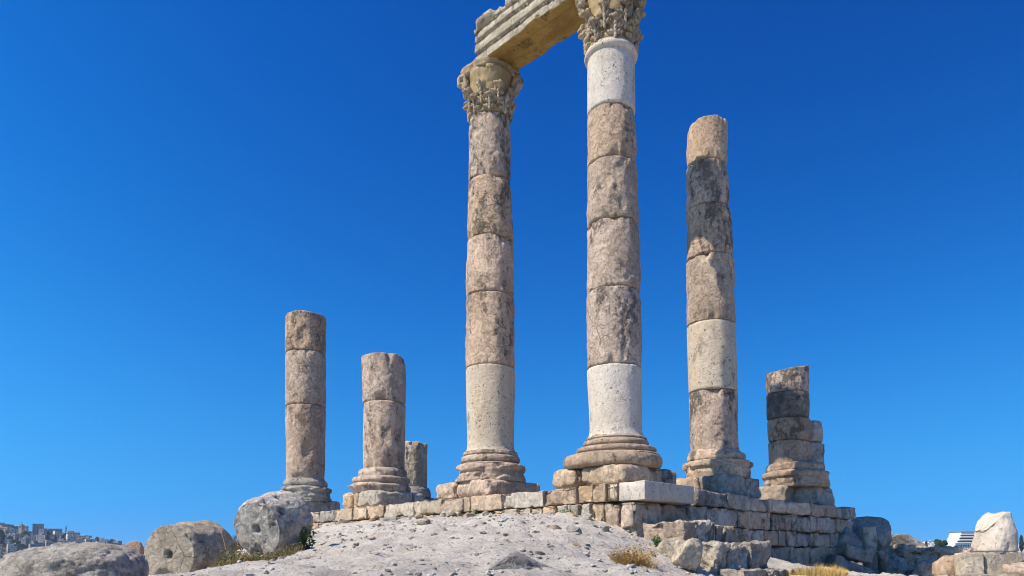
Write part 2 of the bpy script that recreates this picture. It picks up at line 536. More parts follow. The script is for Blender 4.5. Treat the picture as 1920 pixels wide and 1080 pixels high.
def rock(c, rad, seed, sub=4, cuts=9, rough=0.10, box=0.0, rot=0.0, tilt=(0, 0), cutd=(0.62, 0.92)):
    """boulder: sphere cut by random planes, then roughened"""
    V, Fc = ico(sub)
    V = V.copy()
    if box:
        pw = 1.0 / (1 + box * 3)
        V = np.sign(V) * np.abs(V) ** pw
        V /= np.abs(V).max()
    rng = random.Random(seed * 97 + 5)
    for k in range(cuts):
        n = np.array([rng.gauss(0, 1), rng.gauss(0, 1), rng.gauss(0, 1)]); n /= np.linalg.norm(n)
        dd = rng.uniform(*cutd)
        over = V @ n - dd
        V = V - np.where(over > 0, over * 0.92, 0)[:, None] * n
    d = rough * fbm(V * 1.6 + seed * 3.3, seed, 3) + rough * 0.6 * fbm(V * 5.0 + seed, seed + 4, 5, 0.62)
    d += rough * 0.7 * (np.minimum(np.abs(fbm(V * 2.6 + seed * 1.7, seed + 14, 4, 0.6)), 0.2) - 0.1)
    V = V * (1 + d[:, None])
    V = V * np.array(rad)
    rm = np.array(Matrix.Rotation(rot, 3, 'Z') @ Matrix.Rotation(tilt[1], 3, 'Y') @ Matrix.Rotation(tilt[0], 3, 'X'))
    V = V @ rm.T + np.asarray(c)
    return V, Fc

# ------------------------------------------------------------------ ground: mound, hilltop, valley and far hills in one sheet
def wall_pt(px, off_r=0.0, side='L'):
    k = (px - 960.0) / F
    if side == 'L':
        o = WC + RD * off_r; d = LD
    else:
        o = WC + LD * off_r; d = RD
    t = (o[0] - k * o[1]) / (k * d[1] - d[0])
    return o + d * t, t

WC = np.array([2.755, 14.9, 0.0])          # near corner of the podium
ctrl = []
def g(px, py, Y): ctrl.append(P(px, py, Y))
for p in [(450, 1084, 9.5), (560, 1082, 8), (700, 1082, 7), (900, 1082, 6.5), (1050, 1082, 6.5), (1200, 1082, 7.5),
          (1300, 1100, 9), (1420, 1100, 10.5), (1500, 1086, 12), (1650, 1100, 13), (1850, 1100, 14), (2050, 1110, 14),
          (600, 1030, 14), (750, 1026, 12), (900, 1022, 10.5), (1050, 1029, 10), (1150, 1037, 11), (700, 1003, 16),
          (850, 995, 15), (1000, 992, 14), (1100, 1003, 13.3), (820, 1050, 9), (620, 1055, 11),
          (520, 1056, 14.2), (440, 1066, 13.5), (560, 1032, 16.5), (600, 1000, 19.5), (575, 1003, 22.5),
          (330, 1092, 13), (150, 1104, 9), (0, 1112, 9), (-200, 1130, 12), (-100, 1105, 5), (300, 1085, 22), (420, 1060, 24), (100, 1110, 25), (430, 1062, 32),
          (1240, 1056, 13.0), (1290, 1092, 11.6), (1330, 1104, 12.6), (1400, 1108, 12.6), (1300, 1084, 13.0), (1450, 1104, 13.6), (1380, 1100, 13.4), (1470, 1100, 14.4), (1265, 1060, 13.4), (1350, 1096, 11.5), (1250, 1070, 11.5), (1215, 1045, 12.6), (1225, 1026, 13.8), (1190, 1010, 14.4),
          (1500, 1080, 15.0), (1530, 1077, 14.6), (1580, 1078, 15.0), (1600, 1082, 16), (1560, 1078, 19), (1620, 1088, 22), (1740, 1092, 24), (1860, 1084, 18), (1700, 1075, 30), (1950, 1074, 24), (1620, 1078, 28)]:
    g(*p)
for px, py in ((600, 988), (650, 982), (700, 978), (800, 973), (900, 970), (1000, 968), (1060, 970), (1110, 977), (1150, 988), (1180, 998)):
    w, t = wall_pt(px)
    ctrl.append(P(px, py, w[1] - 0.1))
    q = ctrl[-1].copy() + RD * 1.5; ctrl.append(q)
ctrl += [np.array(v) for v in [(0, 0, -1.65), (-6, 0, -1.75), (6, 0, -1.7), (0, -8, -1.8), (-12, -8, -2.2), (12, -8, -2.0),
                               (-2, 3.2, -0.95), (2, 3.2, -0.95), (6, 4, -1.0), (-5, 4.5, -0.95), (0, 26, 0.7), (3, 22, 0.9), (-3, 31, 0.2), (8, 27, 0.3),
                               (-16, 14, -2.0), (-18, 30, -2.5), (18, 14, -1.2), (18, 30, -1.4), (0, 42, -1.5), (-12, 42, -3), (12, 42, -1.8)]]
ctrl = np.array(ctrl)
_d = np.linalg.norm(ctrl[:, None, :2] - ctrl[None, :, :2], axis=2)
_A = np.zeros((len(ctrl) + 3,) * 2)
_A[:-3, :-3] = -_d - 0.03 * np.eye(len(ctrl))
_A[:-3, -3] = 1; _A[:-3, -2:] = ctrl[:, :2] / 10
_A[-3, :-3] = 1; _A[-2:, :-3] = ctrl[:, :2].T / 10
_w = np.linalg.solve(_A, np.concatenate([ctrl[:, 2], [0, 0, 0]]))

def near_z(x, y):
    out = np.zeros(len(x))
    for a in range(0, len(x), 20000):
        xx, yy = x[a:a + 20000], y[a:a + 20000]
        dd = np.sqrt((xx[:, None] - ctrl[None, :, 0]) ** 2 + (yy[:, None] - ctrl[None, :, 1]) ** 2)
        out[a:a + 20000] = -dd @ _w[:-3] + _w[-3] + xx / 10 * _w[-2] + yy / 10 * _w[-1]
    return out

def far_z(x, y):
    d = np.sqrt(x * x + (y - 15) ** 2)
    z = -1.9 - 55 * sstep(38, 330, d)
    # the hill across the valley on the left
    crest = 100 * np.exp(-((x + 800) / 422) ** 2 - ((y - 1000) / 330) ** 2)
    # gentler built-up slope on the right
    crest = crest + 72 * np.exp(-((x - 520) / 420) ** 2 - ((y - 760) / 300) ** 2)
    far = 45 * sstep(1500, 4000, d)
    return z + crest + far

def ground_z(x, y):
    x = np.atleast_1d(np.asarray(x, float)); y = np.atleast_1d(np.asarray(y, float))
    dx = np.maximum(np.abs(x) - 16, 0); dy = np.maximum(np.maximum(y - 36, -6 - y), 0)
    k = sstep(0, 12, np.hypot(dx, dy))
    nz = near_z(np.clip(x, -30, 30), np.clip(y, -18, 50))
    z = nz * (1 - k) + far_z(x, y) * k
    bump = 0.07 * fbm(np.stack([x * 0.7, y * 0.7, 0 * x], 1), 3, 4) + 0.045 * fbm(np.stack([x * 2.6, y * 2.6, 0 * x], 1), 4, 4)
    rid = np.abs(fbm(np.stack([x * 1.1 + 5, y * 1.6, 0 * x], 1), 8, 5, 0.6))
    bump = bump + 0.22 * (np.minimum(rid, 0.3) - 0.15) + 0.05 * sstep(0.08, 0.16, fbm(np.stack([x * 1.5, y * 2.2, 0 * x + 4], 1), 12, 4))
    return z + bump * (1 - k)

def ground_hit(px, py, near=5.0, far=26.0):
    ys = np.linspace(near, far, 160)
    pts = np.array([P(px, py, y) for y in ys])
    d = pts[:, 2] - ground_z(pts[:, 0], pts[:, 1])
    i = np.where((d[:-1] > 0) & (d[1:] <= 0))[0]
    return None if len(i) == 0 else pts[i[0] + 1]
ground_hit_pre = ground_hit

def gz(x, y): return float(ground_z([x], [y])[0])

def grid_lines(lo, hi, step, far, gr=1.22):
    mid = list(np.arange(lo, hi + 1e-6, step))
    up, s, v = [], step, hi
    while v < far:
        s *= gr; v += min(s, 260); up.append(v)
    dn, s, v = [], step, lo
    while v > -far:
        s *= gr; v -= min(s, 260); dn.append(v)
    return np.array(dn[::-1] + mid + up)

gx = grid_lines(-11, 11, 0.075, 7000)
gy = grid_lines(5.0, 22, 0.075, 7000)
GX, GY = np.meshgrid(gx, gy, indexing='ij')
GZ = ground_z(GX.ravel(), GY.ravel())
GV = np.stack([GX.ravel(), GY.ravel(), GZ], 1)
ny = len(gy)
I, J = np.meshgrid(np.arange(len(gx) - 1), np.arange(ny - 1), indexing='ij')
A0 = (I * ny + J).ravel()
GF = np.stack([A0, A0 + ny, A0 + ny + 1, A0 + 1], 1)

def ground_material():
    m, nt, b = new_mat('dusty_chalk_ground')
    geo = nd(nt, 'ShaderNodeNewGeometry')
    pos = geo.outputs['Position']
    n1 = ramp(nt, noise_node(nt, pos, 0.5, 5, 0.6, 0.3), 0.35, 0.65)
    c = mix(nt, n1, (0.62, 0.565, 0.485), (0.50, 0.445, 0.375))
    n2 = ramp(nt, noise_node(nt, pos, 5, 6, 0.75, 0.5), 0.35, 0.7)
    c = mix(nt, mathn(nt, 'MULTIPLY', n2, 0.5), c, (0.72, 0.66, 0.58))
    tp = ramp(nt, noise_node(nt, pos, 1.6, 7, 0.7), 0.50, 0.60)
    c = mix(nt, mathn(nt, 'MULTIPLY', tp, 0.5), c, (0.42, 0.36, 0.285))
    n3 = ramp(nt, noise_node(nt, pos, 22, 5, 0.7), 0.53, 0.62)
    c = mix(nt, mathn(nt, 'MULTIPLY', n3, 0.6), c, (0.22, 0.195, 0.165))
    # far away: dry scrub and earth between the houses
    ln = nd(nt, 'ShaderNodeVectorMath', operation='LENGTH'); nt.links.new(pos, ln.inputs[0])
    k = ramp(nt, mathn(nt, 'MULTIPLY', ln.outputs['Value'], 0.01), 0.35, 0.9)
    scr = mix(nt, ramp(nt, noise_node(nt, pos, 0.03, 6, 0.7), 0.4, 0.6), (0.05, 0.06, 0.035), (0.22, 0.19, 0.14))
    c = mix(nt, k, c, scr)
    nt.links.new(c, b.inputs['Base Color'])
    h = mathn(nt, 'ADD', mathn(nt, 'MULTIPLY', noise_node(nt, pos, 7, 9, 0.75, 0.4), 0.10),
              mathn(nt, 'MULTIPLY', noise_node(nt, pos, 28, 6, 0.75), 0.03))
    bp = nd(nt, 'ShaderNodeBump'); bp.inputs['Strength'].default_value = 0.9; bp.inputs['Distance'].default_value = 1.0
    nt.links.new(h, bp.inputs['Height']); nt.links.new(bp.outputs[0], b.inputs['Normal'])
    return m
MAT['ground'] = ground_material()
ground = mk('ground', GV, GF.tolist(), MAT['ground'], loc=(0, 0, 0))
tag(ground, kind='structure')

# ------------------------------------------------------------------ podium (two ashlar faces meeting at the near corner)
AX_L = (LD, RD, ZD)      # block axes: along wall, into wall, up   (front wall)
AX_R = (RD, LD, ZD)      # side wall
podium = thing('temple_podium', 'stepped limestone ashlar platform of squared blocks carrying the standing columns', 'podium', WC + np.array([0, 0, 0]))
PAL_L = ['peach', 'pale', 'warm', 'pale', 'peach', 'pale']
PAL_R = ['grey', 'pale', 'warm2', 'grey', 'pale', 'dark']
seedc = [100]
def wall_block(side, px0, px1, z0, z1, out=0.0, off=0.0, depth=0.6, mat=None, rough=0.022, bevel=0.045, lab=None, zj=0.012, gap=0.014):
    a, ta = wall_pt(px0, off, side); b, tb = wall_pt(px1, off, side)
    lo, hi = min(ta, tb) + gap, max(ta, tb) - gap
    s = seedc[0]; seedc[0] += 1
    rng = random.Random(s)
    j = rng.uniform(-0.03, 0.03)
    d = LD if side == 'L' else RD
    n = RD if side == 'L' else LD
    o = WC + n * off
    z1 += rng.uniform(-zj, zj)
    c = o + d * ((lo + hi) / 2) + n * (depth / 2 - out + j) + ZD * ((z0 + z1) / 2)
    V, Fc = stone_block(c, (d, n, ZD), ((hi - lo) / 2, depth / 2, (z1 - z0) / 2 - 0.004), bevel * 0.45, rough * 1.15, s, 0.05, 0.06)
    m = mat or rng.choice(PAL_L if side == 'L' else PAL_R)
    ob = mk('stone_block', V, Fc, MAT[m], podium)
    if lab: ob['label'] = lab
    return ob

# solid fill behind the facing stones
def core_box(l0, l1, r0, r1, z0, z1):
    c = WC + LD * (l0 + l1) / 2 + RD * (r0 + r1) / 2 + ZD * (z0 + z1) / 2
    return stone_block(c, AX_L, ((l1 - l0) / 2, (r1 - r0) / 2, (z1 - z0) / 2), 0.05, 0.03, 5, 0.5, 0.05)
mk('rubble_core', *merge([core_box(0.75, 17.9, 0.35, 10.6, -1.6, 1.5)]), MAT['core'], podium)

ZT, Z1, Z2, Z3, Z4 = 1.60, 1.20, 0.73, 0.30, -0.32
# front wall, top course
e = [574, 590, 628, 660, 684, 718, 774, 827, 870, 882, 941, 1017, 1077]
pal = ['pale', 'grey', 'peach', 'peach', 'peach', 'pale', 'pale', 'peach', 'peach', 'warm', 'pale', 'warm']
for i in range(len(e) - 1):
    wall_block('L', e[i], e[i + 1], Z1, ZT, out=0.0 if i > 1 else -0.15, mat=pal[i])
wall_block('L', 1087, 1115, Z1, ZT, out=0.05, mat='peach')
wall_block('L', 1115, 1140, Z1, ZT, out=0.05, mat='peach')
wall_block('L', 1140, 1161, Z1, ZT, out=0.07, mat='cream', bevel=0.02, rough=0.012)
# restored corner block: long face runs along the side wall
a, ta = wall_pt(1161); b, tb = wall_pt(1303, 0.0, 'R')
cb = WC + LD * (ta / 2) + RD * (tb / 2) + ZD * (Z1 + ZT) / 2
V, Fc = stone_block(cb, AX_L, (ta / 2 - 0.004, tb / 2, (ZT - Z1) / 2), 0.012, 0.004, 7, 0.12, 0.01)
tag(mk('stone_block', V, Fc, MAT['white'], podium), 'clean white restored corner block')
# front wall, second course
e = [580, 596, 610, 630, 655, 691, 710, 727, 750, 768, 787, 812, 843, 862, 885, 891, 924, 947, 969, 996, 1018, 1043, 1066, 1088, 1109, 1135, 1163]
for i in range(len(e) - 1):
    wall_block('L', e[i], e[i + 1], 0.62, Z1 - 0.004, out=0.03, rough=0.035, bevel=0.06, zj=0.03)
# corner block of the second course, then the side wall
OFF = 0.30
a, ta = wall_pt(1163); b, tb = wall_pt(1240, OFF, 'R')
cb = WC + LD * ((ta + OFF - 0.05) / 2) + RD * ((tb - 0.04) / 2) + ZD * (Z1 + 0.62) / 2
V, Fc = stone_block(cb, AX_L, ((ta - OFF + 0.05) / 2 - 0.006, (tb + 0.04) / 2, (Z1 - 0.62) / 2 - 0.004), 0.04, 0.03, 11, 0.08, 0.06)
mk('stone_block', V, Fc, MAT['warm'], podium)
def side_course(e, z0, z1, outs=None, mats=None, **kw):
    for i in range(len(e) - 1):
        wall_block('R', e[i], e[i + 1], z0, z1, out=(outs or {}).get(i, 0.0), off=OFF, mat=(mats or {}).get(i), **kw)
side_course([1240, 1294, 1327, 1386, 1405, 1448, 1487, 1521, 1569, 1600], Z2, Z1 - 0.004, rough=0.03, bevel=0.05, zj=0.025,
            mats={0: 'warm2', 1: 'grey', 4: 'warm2', 5: 'dark'})
side_course([1306, 1366, 1408, 1440, 1492, 1524, 1551, 1572, 1583, 1602], Z1, ZT - 0.03, rough=0.035, bevel=0.07, zj=0.03,
            mats={0: 'blue', 1: 'grey', 3: 'pale', 4: 'pale'}, outs={0: 0.08, 3: 0.1, 8: 0.1})
side_course([1192, 1250, 1310, 1365, 1411, 1433, 1459, 1475, 1493, 1521, 1528, 1558, 1580], Z3, Z2 - 0.004, rough=0.03, bevel=0.05, zj=0.02,
            mats={3: 'warm2', 4: 'grey'})
side_course([1240, 1340, 1400, 1443, 1486, 1517, 1556, 1590], Z4, Z3 - 0.004, rough=0.04, bevel=0.07, zj=0.02, outs={3: 0.08})
side_course([1300, 1380, 1450, 1520, 1585], -0.95, Z4 - 0.004, rough=0.04, bevel=0.06, outs={0: 0.1, 1: 0.1, 2: 0.15})

# ------------------------------------------------------------------ big stones of the lower steps, right of the mound
steps = thing('foundation_steps', 'rough stepped foundation blocks below the near right corner of the platform', 'steps', WC - LD * 1.2 + RD * 1.0 - ZD * 0.3)
def step_block(s_out, t0, t1, z0, z1, depth, mat, seed, bevel=0.09, rough=0.05, skew=0.0, chip=0.12):
    ax = (RD, LD, ZD)
    c = WC - LD * (s_out - depth / 2) + RD * (t0 + t1) / 2 + ZD * (z0 + z1) / 2
    if skew:
        rm = np.array(Matrix.Rotation(skew, 3, 'Z'))
        ax = (rm @ RD, rm @ LD, ZD)
    V, Fc = stone_block(c, ax, ((t1 - t0) / 2 - 0.01, depth / 2, (z1 - z0) / 2), bevel * 0.4, rough * 1.0, seed, 0.04, chip)
    mk('stone_block', V, Fc, MAT[mat], steps)
# upper step: a long warm end block with its lit end towards the mound
step_block(0.93, -0.02, 0.42, 0.30, 0.71, 0.98, 'warm', 201, 0.07, 0.05)
step_block(0.93, 0.43, 0.98, 0.28, 0.76, 0.70, 'grey', 202, 0.08, 0.06)
step_block(0.90, 0.99, 1.24, 0.28, 0.74, 0.80, 'grey', 203, 0.04, 0.025)
step_block(0.92, 1.25, 1.62, 0.26, 0.69, 0.80, 'grey', 204, 0.09, 0.06)
step_block(0.90, 1.64, 2.12, 0.26, 0.70, 0.80, 'pale', 205, 0.05, 0.03)
# lower step
step_block(1.62, -0.05, 0.50, -0.30, 0.27, 0.55, 'pale', 211, 0.13, 0.09)
step_block(1.58, 0.52, 0.95, -0.32, 0.29, 0.72, 'grey', 212, 0.12, 0.09)
step_block(1.55, 0.97, 1.40, -0.30, 0.22, 0.60, 'grey', 213, 0.16, 0.10)
step_block(1.58, 1.42, 2.28, -0.30, 0.30, 0.70, 'grey', 214, 0.08, 0.06)
for k, (px, py0, py1, w, Y, sd) in enumerate([(1257, 1014, 1058, 36, 13.75, 231), (1293, 1015, 1070, 40, 13.35, 232)]):
    c = P(px, (py0 + py1) / 2, Y)
    V, Fc = rock(c, (M(w, Y) * 0.6, 0.36, M(py1 - py0, Y) * 0.62), sd, 5, 14, 0.10, 0.1, sd * 0.7, (0.0, 0.05), (0.68, 0.95))
    mk('stone_block', V, Fc, MAT['pale'], steps)
# lowest course, just showing at the bottom edge
step_block(2.15, 0.10, 0.95, -0.70, -0.235, 0.6, 'pale', 221, 0.06, 0.05)
step_block(2.12, 0.97, 1.95, -0.72, -0.25, 0.6, 'grey', 222, 0.06, 0.05)
step_block(2.15, 1.97, 2.75, -0.72, -0.25, 0.6, 'pale', 223, 0.06, 0.05)

# ------------------------------------------------------------------ columns
def pos_px(px, o, d):
    k = (px - 960.0) / F
    t = (o[0] - k * o[1]) / (k * d[1] - d[0])
    return o + d * t
CB = np.array([2.43, 17.1, 0.0])
CA = pos_px(920, CB, LD); CF = pos_px(720, CB, LD); CG = pos_px(573, CB, LD)
CC = pos_px(1336, CB, RD); CD = pos_px(1481, CB, RD)
CH = np.array([P(770, 900, 28.5)[0], 28.5, 0.0])

def edge(Y, py, xl, xr):
    py = py + 0.023 * max(0.0, 840.0 - py)      # outline rows were read between the arc's crown and its ends
    a, b = P(xl, py, Y), P(xr, py, Y)
    k = ((xl + xr) / 2 - 960) / F
    return (a[0] + b[0]) / 2, a[2], (b[0] - a[0]) / 2 / math.sqrt(1 + k * k)

def shaft(root, Y, joints, mats, seed, bites=None, top=0.0, slant=(0, 0), amp=0.012, spall=0.02, chips=0.09, labels=None, flares=None):
    """joints listed top to bottom: (row, left edge, right edge)"""
    for i in range(len(joints) - 1):
        x1, z1, r1 = edge(Y, *joints[i]); x0, z0, r0 = edge(Y, *joints[i + 1])
        m = mats[i]
        smooth = m in ('white', 'cream')
        V, Fc = drum(x0, Y, z0 + 0.003, r0, x1, Y, z1 - 0.003, r1, seed + i,
                     amp=amp * (0.35 if smooth else 1), chips=chips * (0.25 if smooth else 1), spall=0.0 if smooth else spall,
                     top=top if i == 0 else 0, slant=slant if i == 0 else (0, 0), bite=(bites or {}).get(i), joint=0.5 if smooth else 1.0, flare=(flares or {}).get(i, 0.0))
        o = mk('column_drum', V, Fc, MAT[m], root)
        if labels and i in labels: o['label'] = labels[i]

def base(root, Y, prof, mat, seed, amp=0.014, gouge=0.03, n=120, broken=True):
    """moulded base from its outline: (row, left edge, right edge) top to bottom, finely interpolated"""
    pts = [edge(Y, *p) for p in prof][::-1]
    rows, xs = [], []
    for (xa, za, ra), (xb, zb, rb) in zip(pts[:-1], pts[1:]):
        k = max(1, int(max(abs(zb - za), abs(rb - ra)) / 0.022))
        for q in range(k):
            t = q / k
            rows.append((ra + (rb - ra) * t, za + (zb - za) * t)); xs.append(xa + (xb - xa) * t)
    rows.append((pts[-1][2], pts[-1][1])); xs.append(pts[-1][0])
    V, Fc = lathe(rows, n, np.array(xs), Y, seed, amp, 3.2, True, gouge)
    if gouge and broken:
        # lost pieces: cut the projecting mouldings back to a rough broken face
        cx_ = np.repeat(np.array(xs), n)
        d = V[:, :2] - np.stack([cx_, 0 * cx_ + Y], 1)
        rr = np.linalg.norm(d, axis=1)
        zz = V[:, 2]; rmin = min(r for r, _ in rows)
        th = np.arctan2(d[:, 1], d[:, 0])
        q = fbm(np.stack([np.cos(th) * 1.6 + seed, np.sin(th) * 1.6, zz * 2.2], 1), seed + 61, 4)
        lim = rmin + (rr.max() - rmin) * (0.62 + 0.2 * fbm(V * 4, seed + 63, 3))
        k = sstep(0.20 - 2.2 * gouge, 0.25 - 2.2 * gouge, q)
        nr_ = np.where(rr > lim, rr + (lim - rr) * k, rr)
        V[:, :2] = np.stack([cx_, 0 * cx_ + Y], 1) + d * (nr_ / np.maximum(rr, 1e-6))[:, None]
    return mk('column_base', V, Fc, MAT[mat], root)

def torus_rows(y0, y1, xl, xr, bulge, steps=6):
    """half-round moulding between two rows"""
    out = []
    for k in range(steps + 1):
        a = math.pi * k / steps
        s = math.sin(a) * bulge
        out.append((y0 + (y1 - y0) * (1 - math.cos(a)) / 2, xl - s, xr + s))
    return out

def plinth(root, C, z0, z1, pieces, seed, bevel=0.17):
    for i, (l0, l1, r0, r1, m) in enumerate(pieces):
        c = C + LD * (l0 + l1) / 2 + RD * (r0 + r1) / 2 + ZD * (z0 + z1) / 2
        V, Fc = stone_block(c, AX_L, ((l1 - l0) / 2 - 0.008, (r1 - r0) / 2 - 0.008, (z1 - z0) / 2), bevel * 0.85, 0.030, seed + i, 0.045, 0.09)
        mk('plinth_block', V, Fc, MAT[m], root)

# --- Corinthian capital
def leaf(R0, z0, h, w, th0, cx, cy, seed, curl=0.2, lean=0.06):
    """acanthus leaf: a bent spine with pairs of separate tongue-shaped lobes"""
    Vs, Fs = ico(2)
    rng = random.Random(seed * 13 + int(th0 * 100))
    parts = []
    c, s_ = math.cos(th0), math.sin(th0)
    er, et = np.array([c, s_, 0]), np.array([-s_, c, 0])
    def spine(v):
        return (0.05 + lean * v + curl * float(sstep(0.45, 1.0, v)), h * (v if v < 0.85 else 0.85 + (v - 0.85) * 0.1))
    def blob(r, t, z, a_r, a_t, a_z, ang, lean_):
        V = Vs * np.array([a_r, a_t, a_z])
        ca, sa = math.cos(ang), math.sin(ang)
        V = np.stack([V[:, 0], V[:, 1] * ca + V[:, 2] * sa, -V[:, 1] * sa + V[:, 2] * ca], 1)
        V[:, 0] += V[:, 2] * lean_
        R_ = R0 + r
        curve = -((t + V[:, 1]) ** 2) / (2 * max(R_, 0.3))
        return (np.array([cx, cy, z0 + z]) + (R_ + V[:, 0] + curve)[:, None] * er + (t + V[:, 1])[:, None] * et + V[:, 2:] * ZD, Fs)
    for k in range(6):                                    # midrib
        v = (k + 0.5) / 6
        r, z = spine(v)
        parts.append(blob(r, 0, z, 0.05, w * 0.10, h * 0.13, 0, (spine(v + .05)[0] - spine(v - .05)[0]) / (h * 0.1)))
    for v, ww in ((0.2, 0.30), (0.5, 0.36), (0.8, 0.26)):       # leaf body behind the lobes
        r, z = spine(v)
        parts.append(blob(r - 0.115, 0, z, 0.05, w * ww, h * 0.24, 0, 0.2))
    for k, v in enumerate((0.20, 0.50, 0.80)):
        r, z = spine(v)
        for sd in (-1, 1):
            if rng.random() < 0.10: continue
            ww = w * (0.33, 0.37, 0.24)[k]
            for q, (f, sc) in enumerate(((0.45, 1.0), (0.95, 0.75))):
                parts.append(blob(r - 0.015 - 0.03 * f, sd * ww * f, z + 0.03 * f, 0.062, w * 0.09 * sc, h * 0.165 * sc, sd * (0.55 + 0.25 * f), 0.35))
    r, z = spine(1.0)                                     # curled tip
    if rng.random() > 0.25: parts.append(blob(r + 0.02, 0, z - 0.03, 0.07, w * 0.20, h * 0.07, 0, 0))
    V, Fc = merge(parts)
    V = V + 0.012 * fbm(V * 7 + seed, seed, 3)[:, None] * np.array([1, 1, 0.6])
    return V, Fc

def volute(cx, cy, z, th, r0, r1, seed, size=0.15):
    """stem rising outwards and rolling into a scroll, as a tapering tube"""
    pts, rad = [], []
    for k in range(10):
        t = k / 9
        pts.append((r0 + (r1 - r0 - size) * t ** 1.3, z - 0.42 * (1 - t) ** 1.2)); rad.append(0.075 + 0.02 * t)
    for k in range(1, 15):
        a = math.pi / 2 - k / 14 * math.pi * 2.4
        s = size * (1 - 0.55 * k / 14)
        pts.append((r1 - size + s * math.cos(a) * 1.0, z - size + s * math.sin(a))); rad.append(0.09 - 0.03 * k / 14)
    V, Fc, n = [], [], 8
    c, s_ = math.cos(th), math.sin(th)
    for i, ((rr, zz), q) in enumerate(zip(pts, rad)):
        p0 = pts[max(0, i - 1)]; p1 = pts[min(len(pts) - 1, i + 1)]
        d = np.array([p1[0] - p0[0], p1[1] - p0[1]]); d /= np.linalg.norm(d) + 1e-9
        for k in range(n):
            a = 2 * math.pi * k / n
            o_r = -d[1] * math.cos(a) * q; o_z = d[0] * math.cos(a) * q; o_t = math.sin(a) * q * 1.6
            R_ = rr + o_r
            V.append((cx + R_ * c - o_t * s_, cy + R_ * s_ + o_t * c, zz + o_z))
    for i in range(len(pts) - 1):
        for k in range(n):
            a = i * n + k; b = i * n + (k + 1) % n
            Fc.append((a, b, b + n, a + n))
    Fc.append(tuple(range(n))[::-1]); Fc.append(tuple(range((len(pts) - 1) * n, len(pts) * n)))
    V = np.array(V); V += 0.05 * fbm(V * 6 + seed, seed, 3)[:, None]
    parts = [(V, Fc)]
    rng = random.Random(seed)
    for q in range(7):                       # leafy lumps carrying the scroll
        t = rng.uniform(0.2, 1.0); w_ = rng.uniform(-0.17, 0.17)
        rr = r0 + (r1 - r0 - 0.08) * t; zz = z - 0.06 - 0.42 * (1 - t) - rng.uniform(0, 0.12)
        parts.append(rock((cx + rr * c - w_ * s_, cy + rr * s_ + w_ * c, zz), (0.09, 0.07, 0.11), seed * 3 + q, 2, 4, 0.15))
    return merge(parts)

def capital(root, cx, cy, z0, z1, rb, rt, rab, seed, mat='capital'):
    H = z1 - z0
    prof = []
    for k in range(19):
        t = k / 18
        prof.append((rb - 0.03 * math.sin(t * math.pi) + (rt * 0.98 - rb) * (0.15 * t + 0.85 * t ** 3.5), z0 + H * 0.86 * t))
    V, Fc = lathe(prof, 96, cx, cy, seed, 0.045, 3.5, True, 0.09)
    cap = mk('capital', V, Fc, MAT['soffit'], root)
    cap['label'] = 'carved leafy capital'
    base_a = -math.pi / 2 + 0.02
    for row, (zz, hh, ww, nr, off) in enumerate(((z0 - 0.01, H * 0.33, 0.44, 8, 0.0), (z0 + H * 0.14, H * 0.40, 0.44, 8, math.pi / 8))):
        for k in range(nr):
            a = base_a + off + k * 2 * math.pi / nr
            rr = rb + (rt - rb) * (0.08 if row == 0 else 0.16)
            V, Fc = leaf(rr, zz, hh, ww, a, cx, cy, seed + k + row * 10, 0.07 + 0.04 * row, 0.03)
            mk('acanthus_leaf', V, Fc, MAT[mat], cap)
    for k in range(4):
        a = base_a + k * math.pi / 2
        if k == 0: continue            # the scroll on the near corner has broken away
        V, Fc = volute(cx, cy, z0 + H * 0.86, a, rb + 0.12, rab + 0.08, seed + 50 + k)
        mk('volute', V, Fc, MAT[mat], cap)
    # abacus: concave-sided slab, its corners on the volutes
    n = 80; rows = []
    for (f, zz) in ((0.90, H * 0.84), (0.95, H * 0.89), (0.95, H * 0.92), (1.0, H * 0.95), (1.0, H - 0.012), (0.97, H)):
        ring = []
        for i in range(n):
            a = 2 * math.pi * i / n
            q = (a - base_a) % (math.pi / 2)
            q = min(q, math.pi / 2 - q)
            k = math.exp(-(q / 0.40) ** 2)
            r = rt * 0.96 + (rab - rt * 0.96) * k
            da = abs((a - base_a + math.pi) % (2 * math.pi) - math.pi)
            r *= 1 - 0.20 * math.exp(-(da / 0.35) ** 2)
            ring.append((cx + r * f * math.cos(a), cy + r * f * math.sin(a), z0 + zz))
        rows.append(ring)
    V = np.array(rows).reshape(-1, 3)
    N = V - np.array([cx, cy, 0]); N[:, 2] = 0; N /= np.linalg.norm(N, axis=1, keepdims=True)
    V = V + N * (0.10 * fbm(V * 4.0 + seed, seed + 77, 4, 0.65))[:, None]
    Fc = []
    for i in range(len(rows) - 1):
        for j in range(n):
            a = i * n + j; b = i * n + (j + 1) % n
            Fc.append((a, b, b + n, a + n))
    Fc.append(tuple(range(n))[::-1]); Fc.append(tuple(range((len(rows) - 1) * n, len(rows) * n)))
    mk('abacus', V, Fc, MAT[mat], cap)

GRP = 'standing columns of the ruined temple'
zs = 1.605     # top of the podium
H0 = 1.04      # half width of a plinth slab

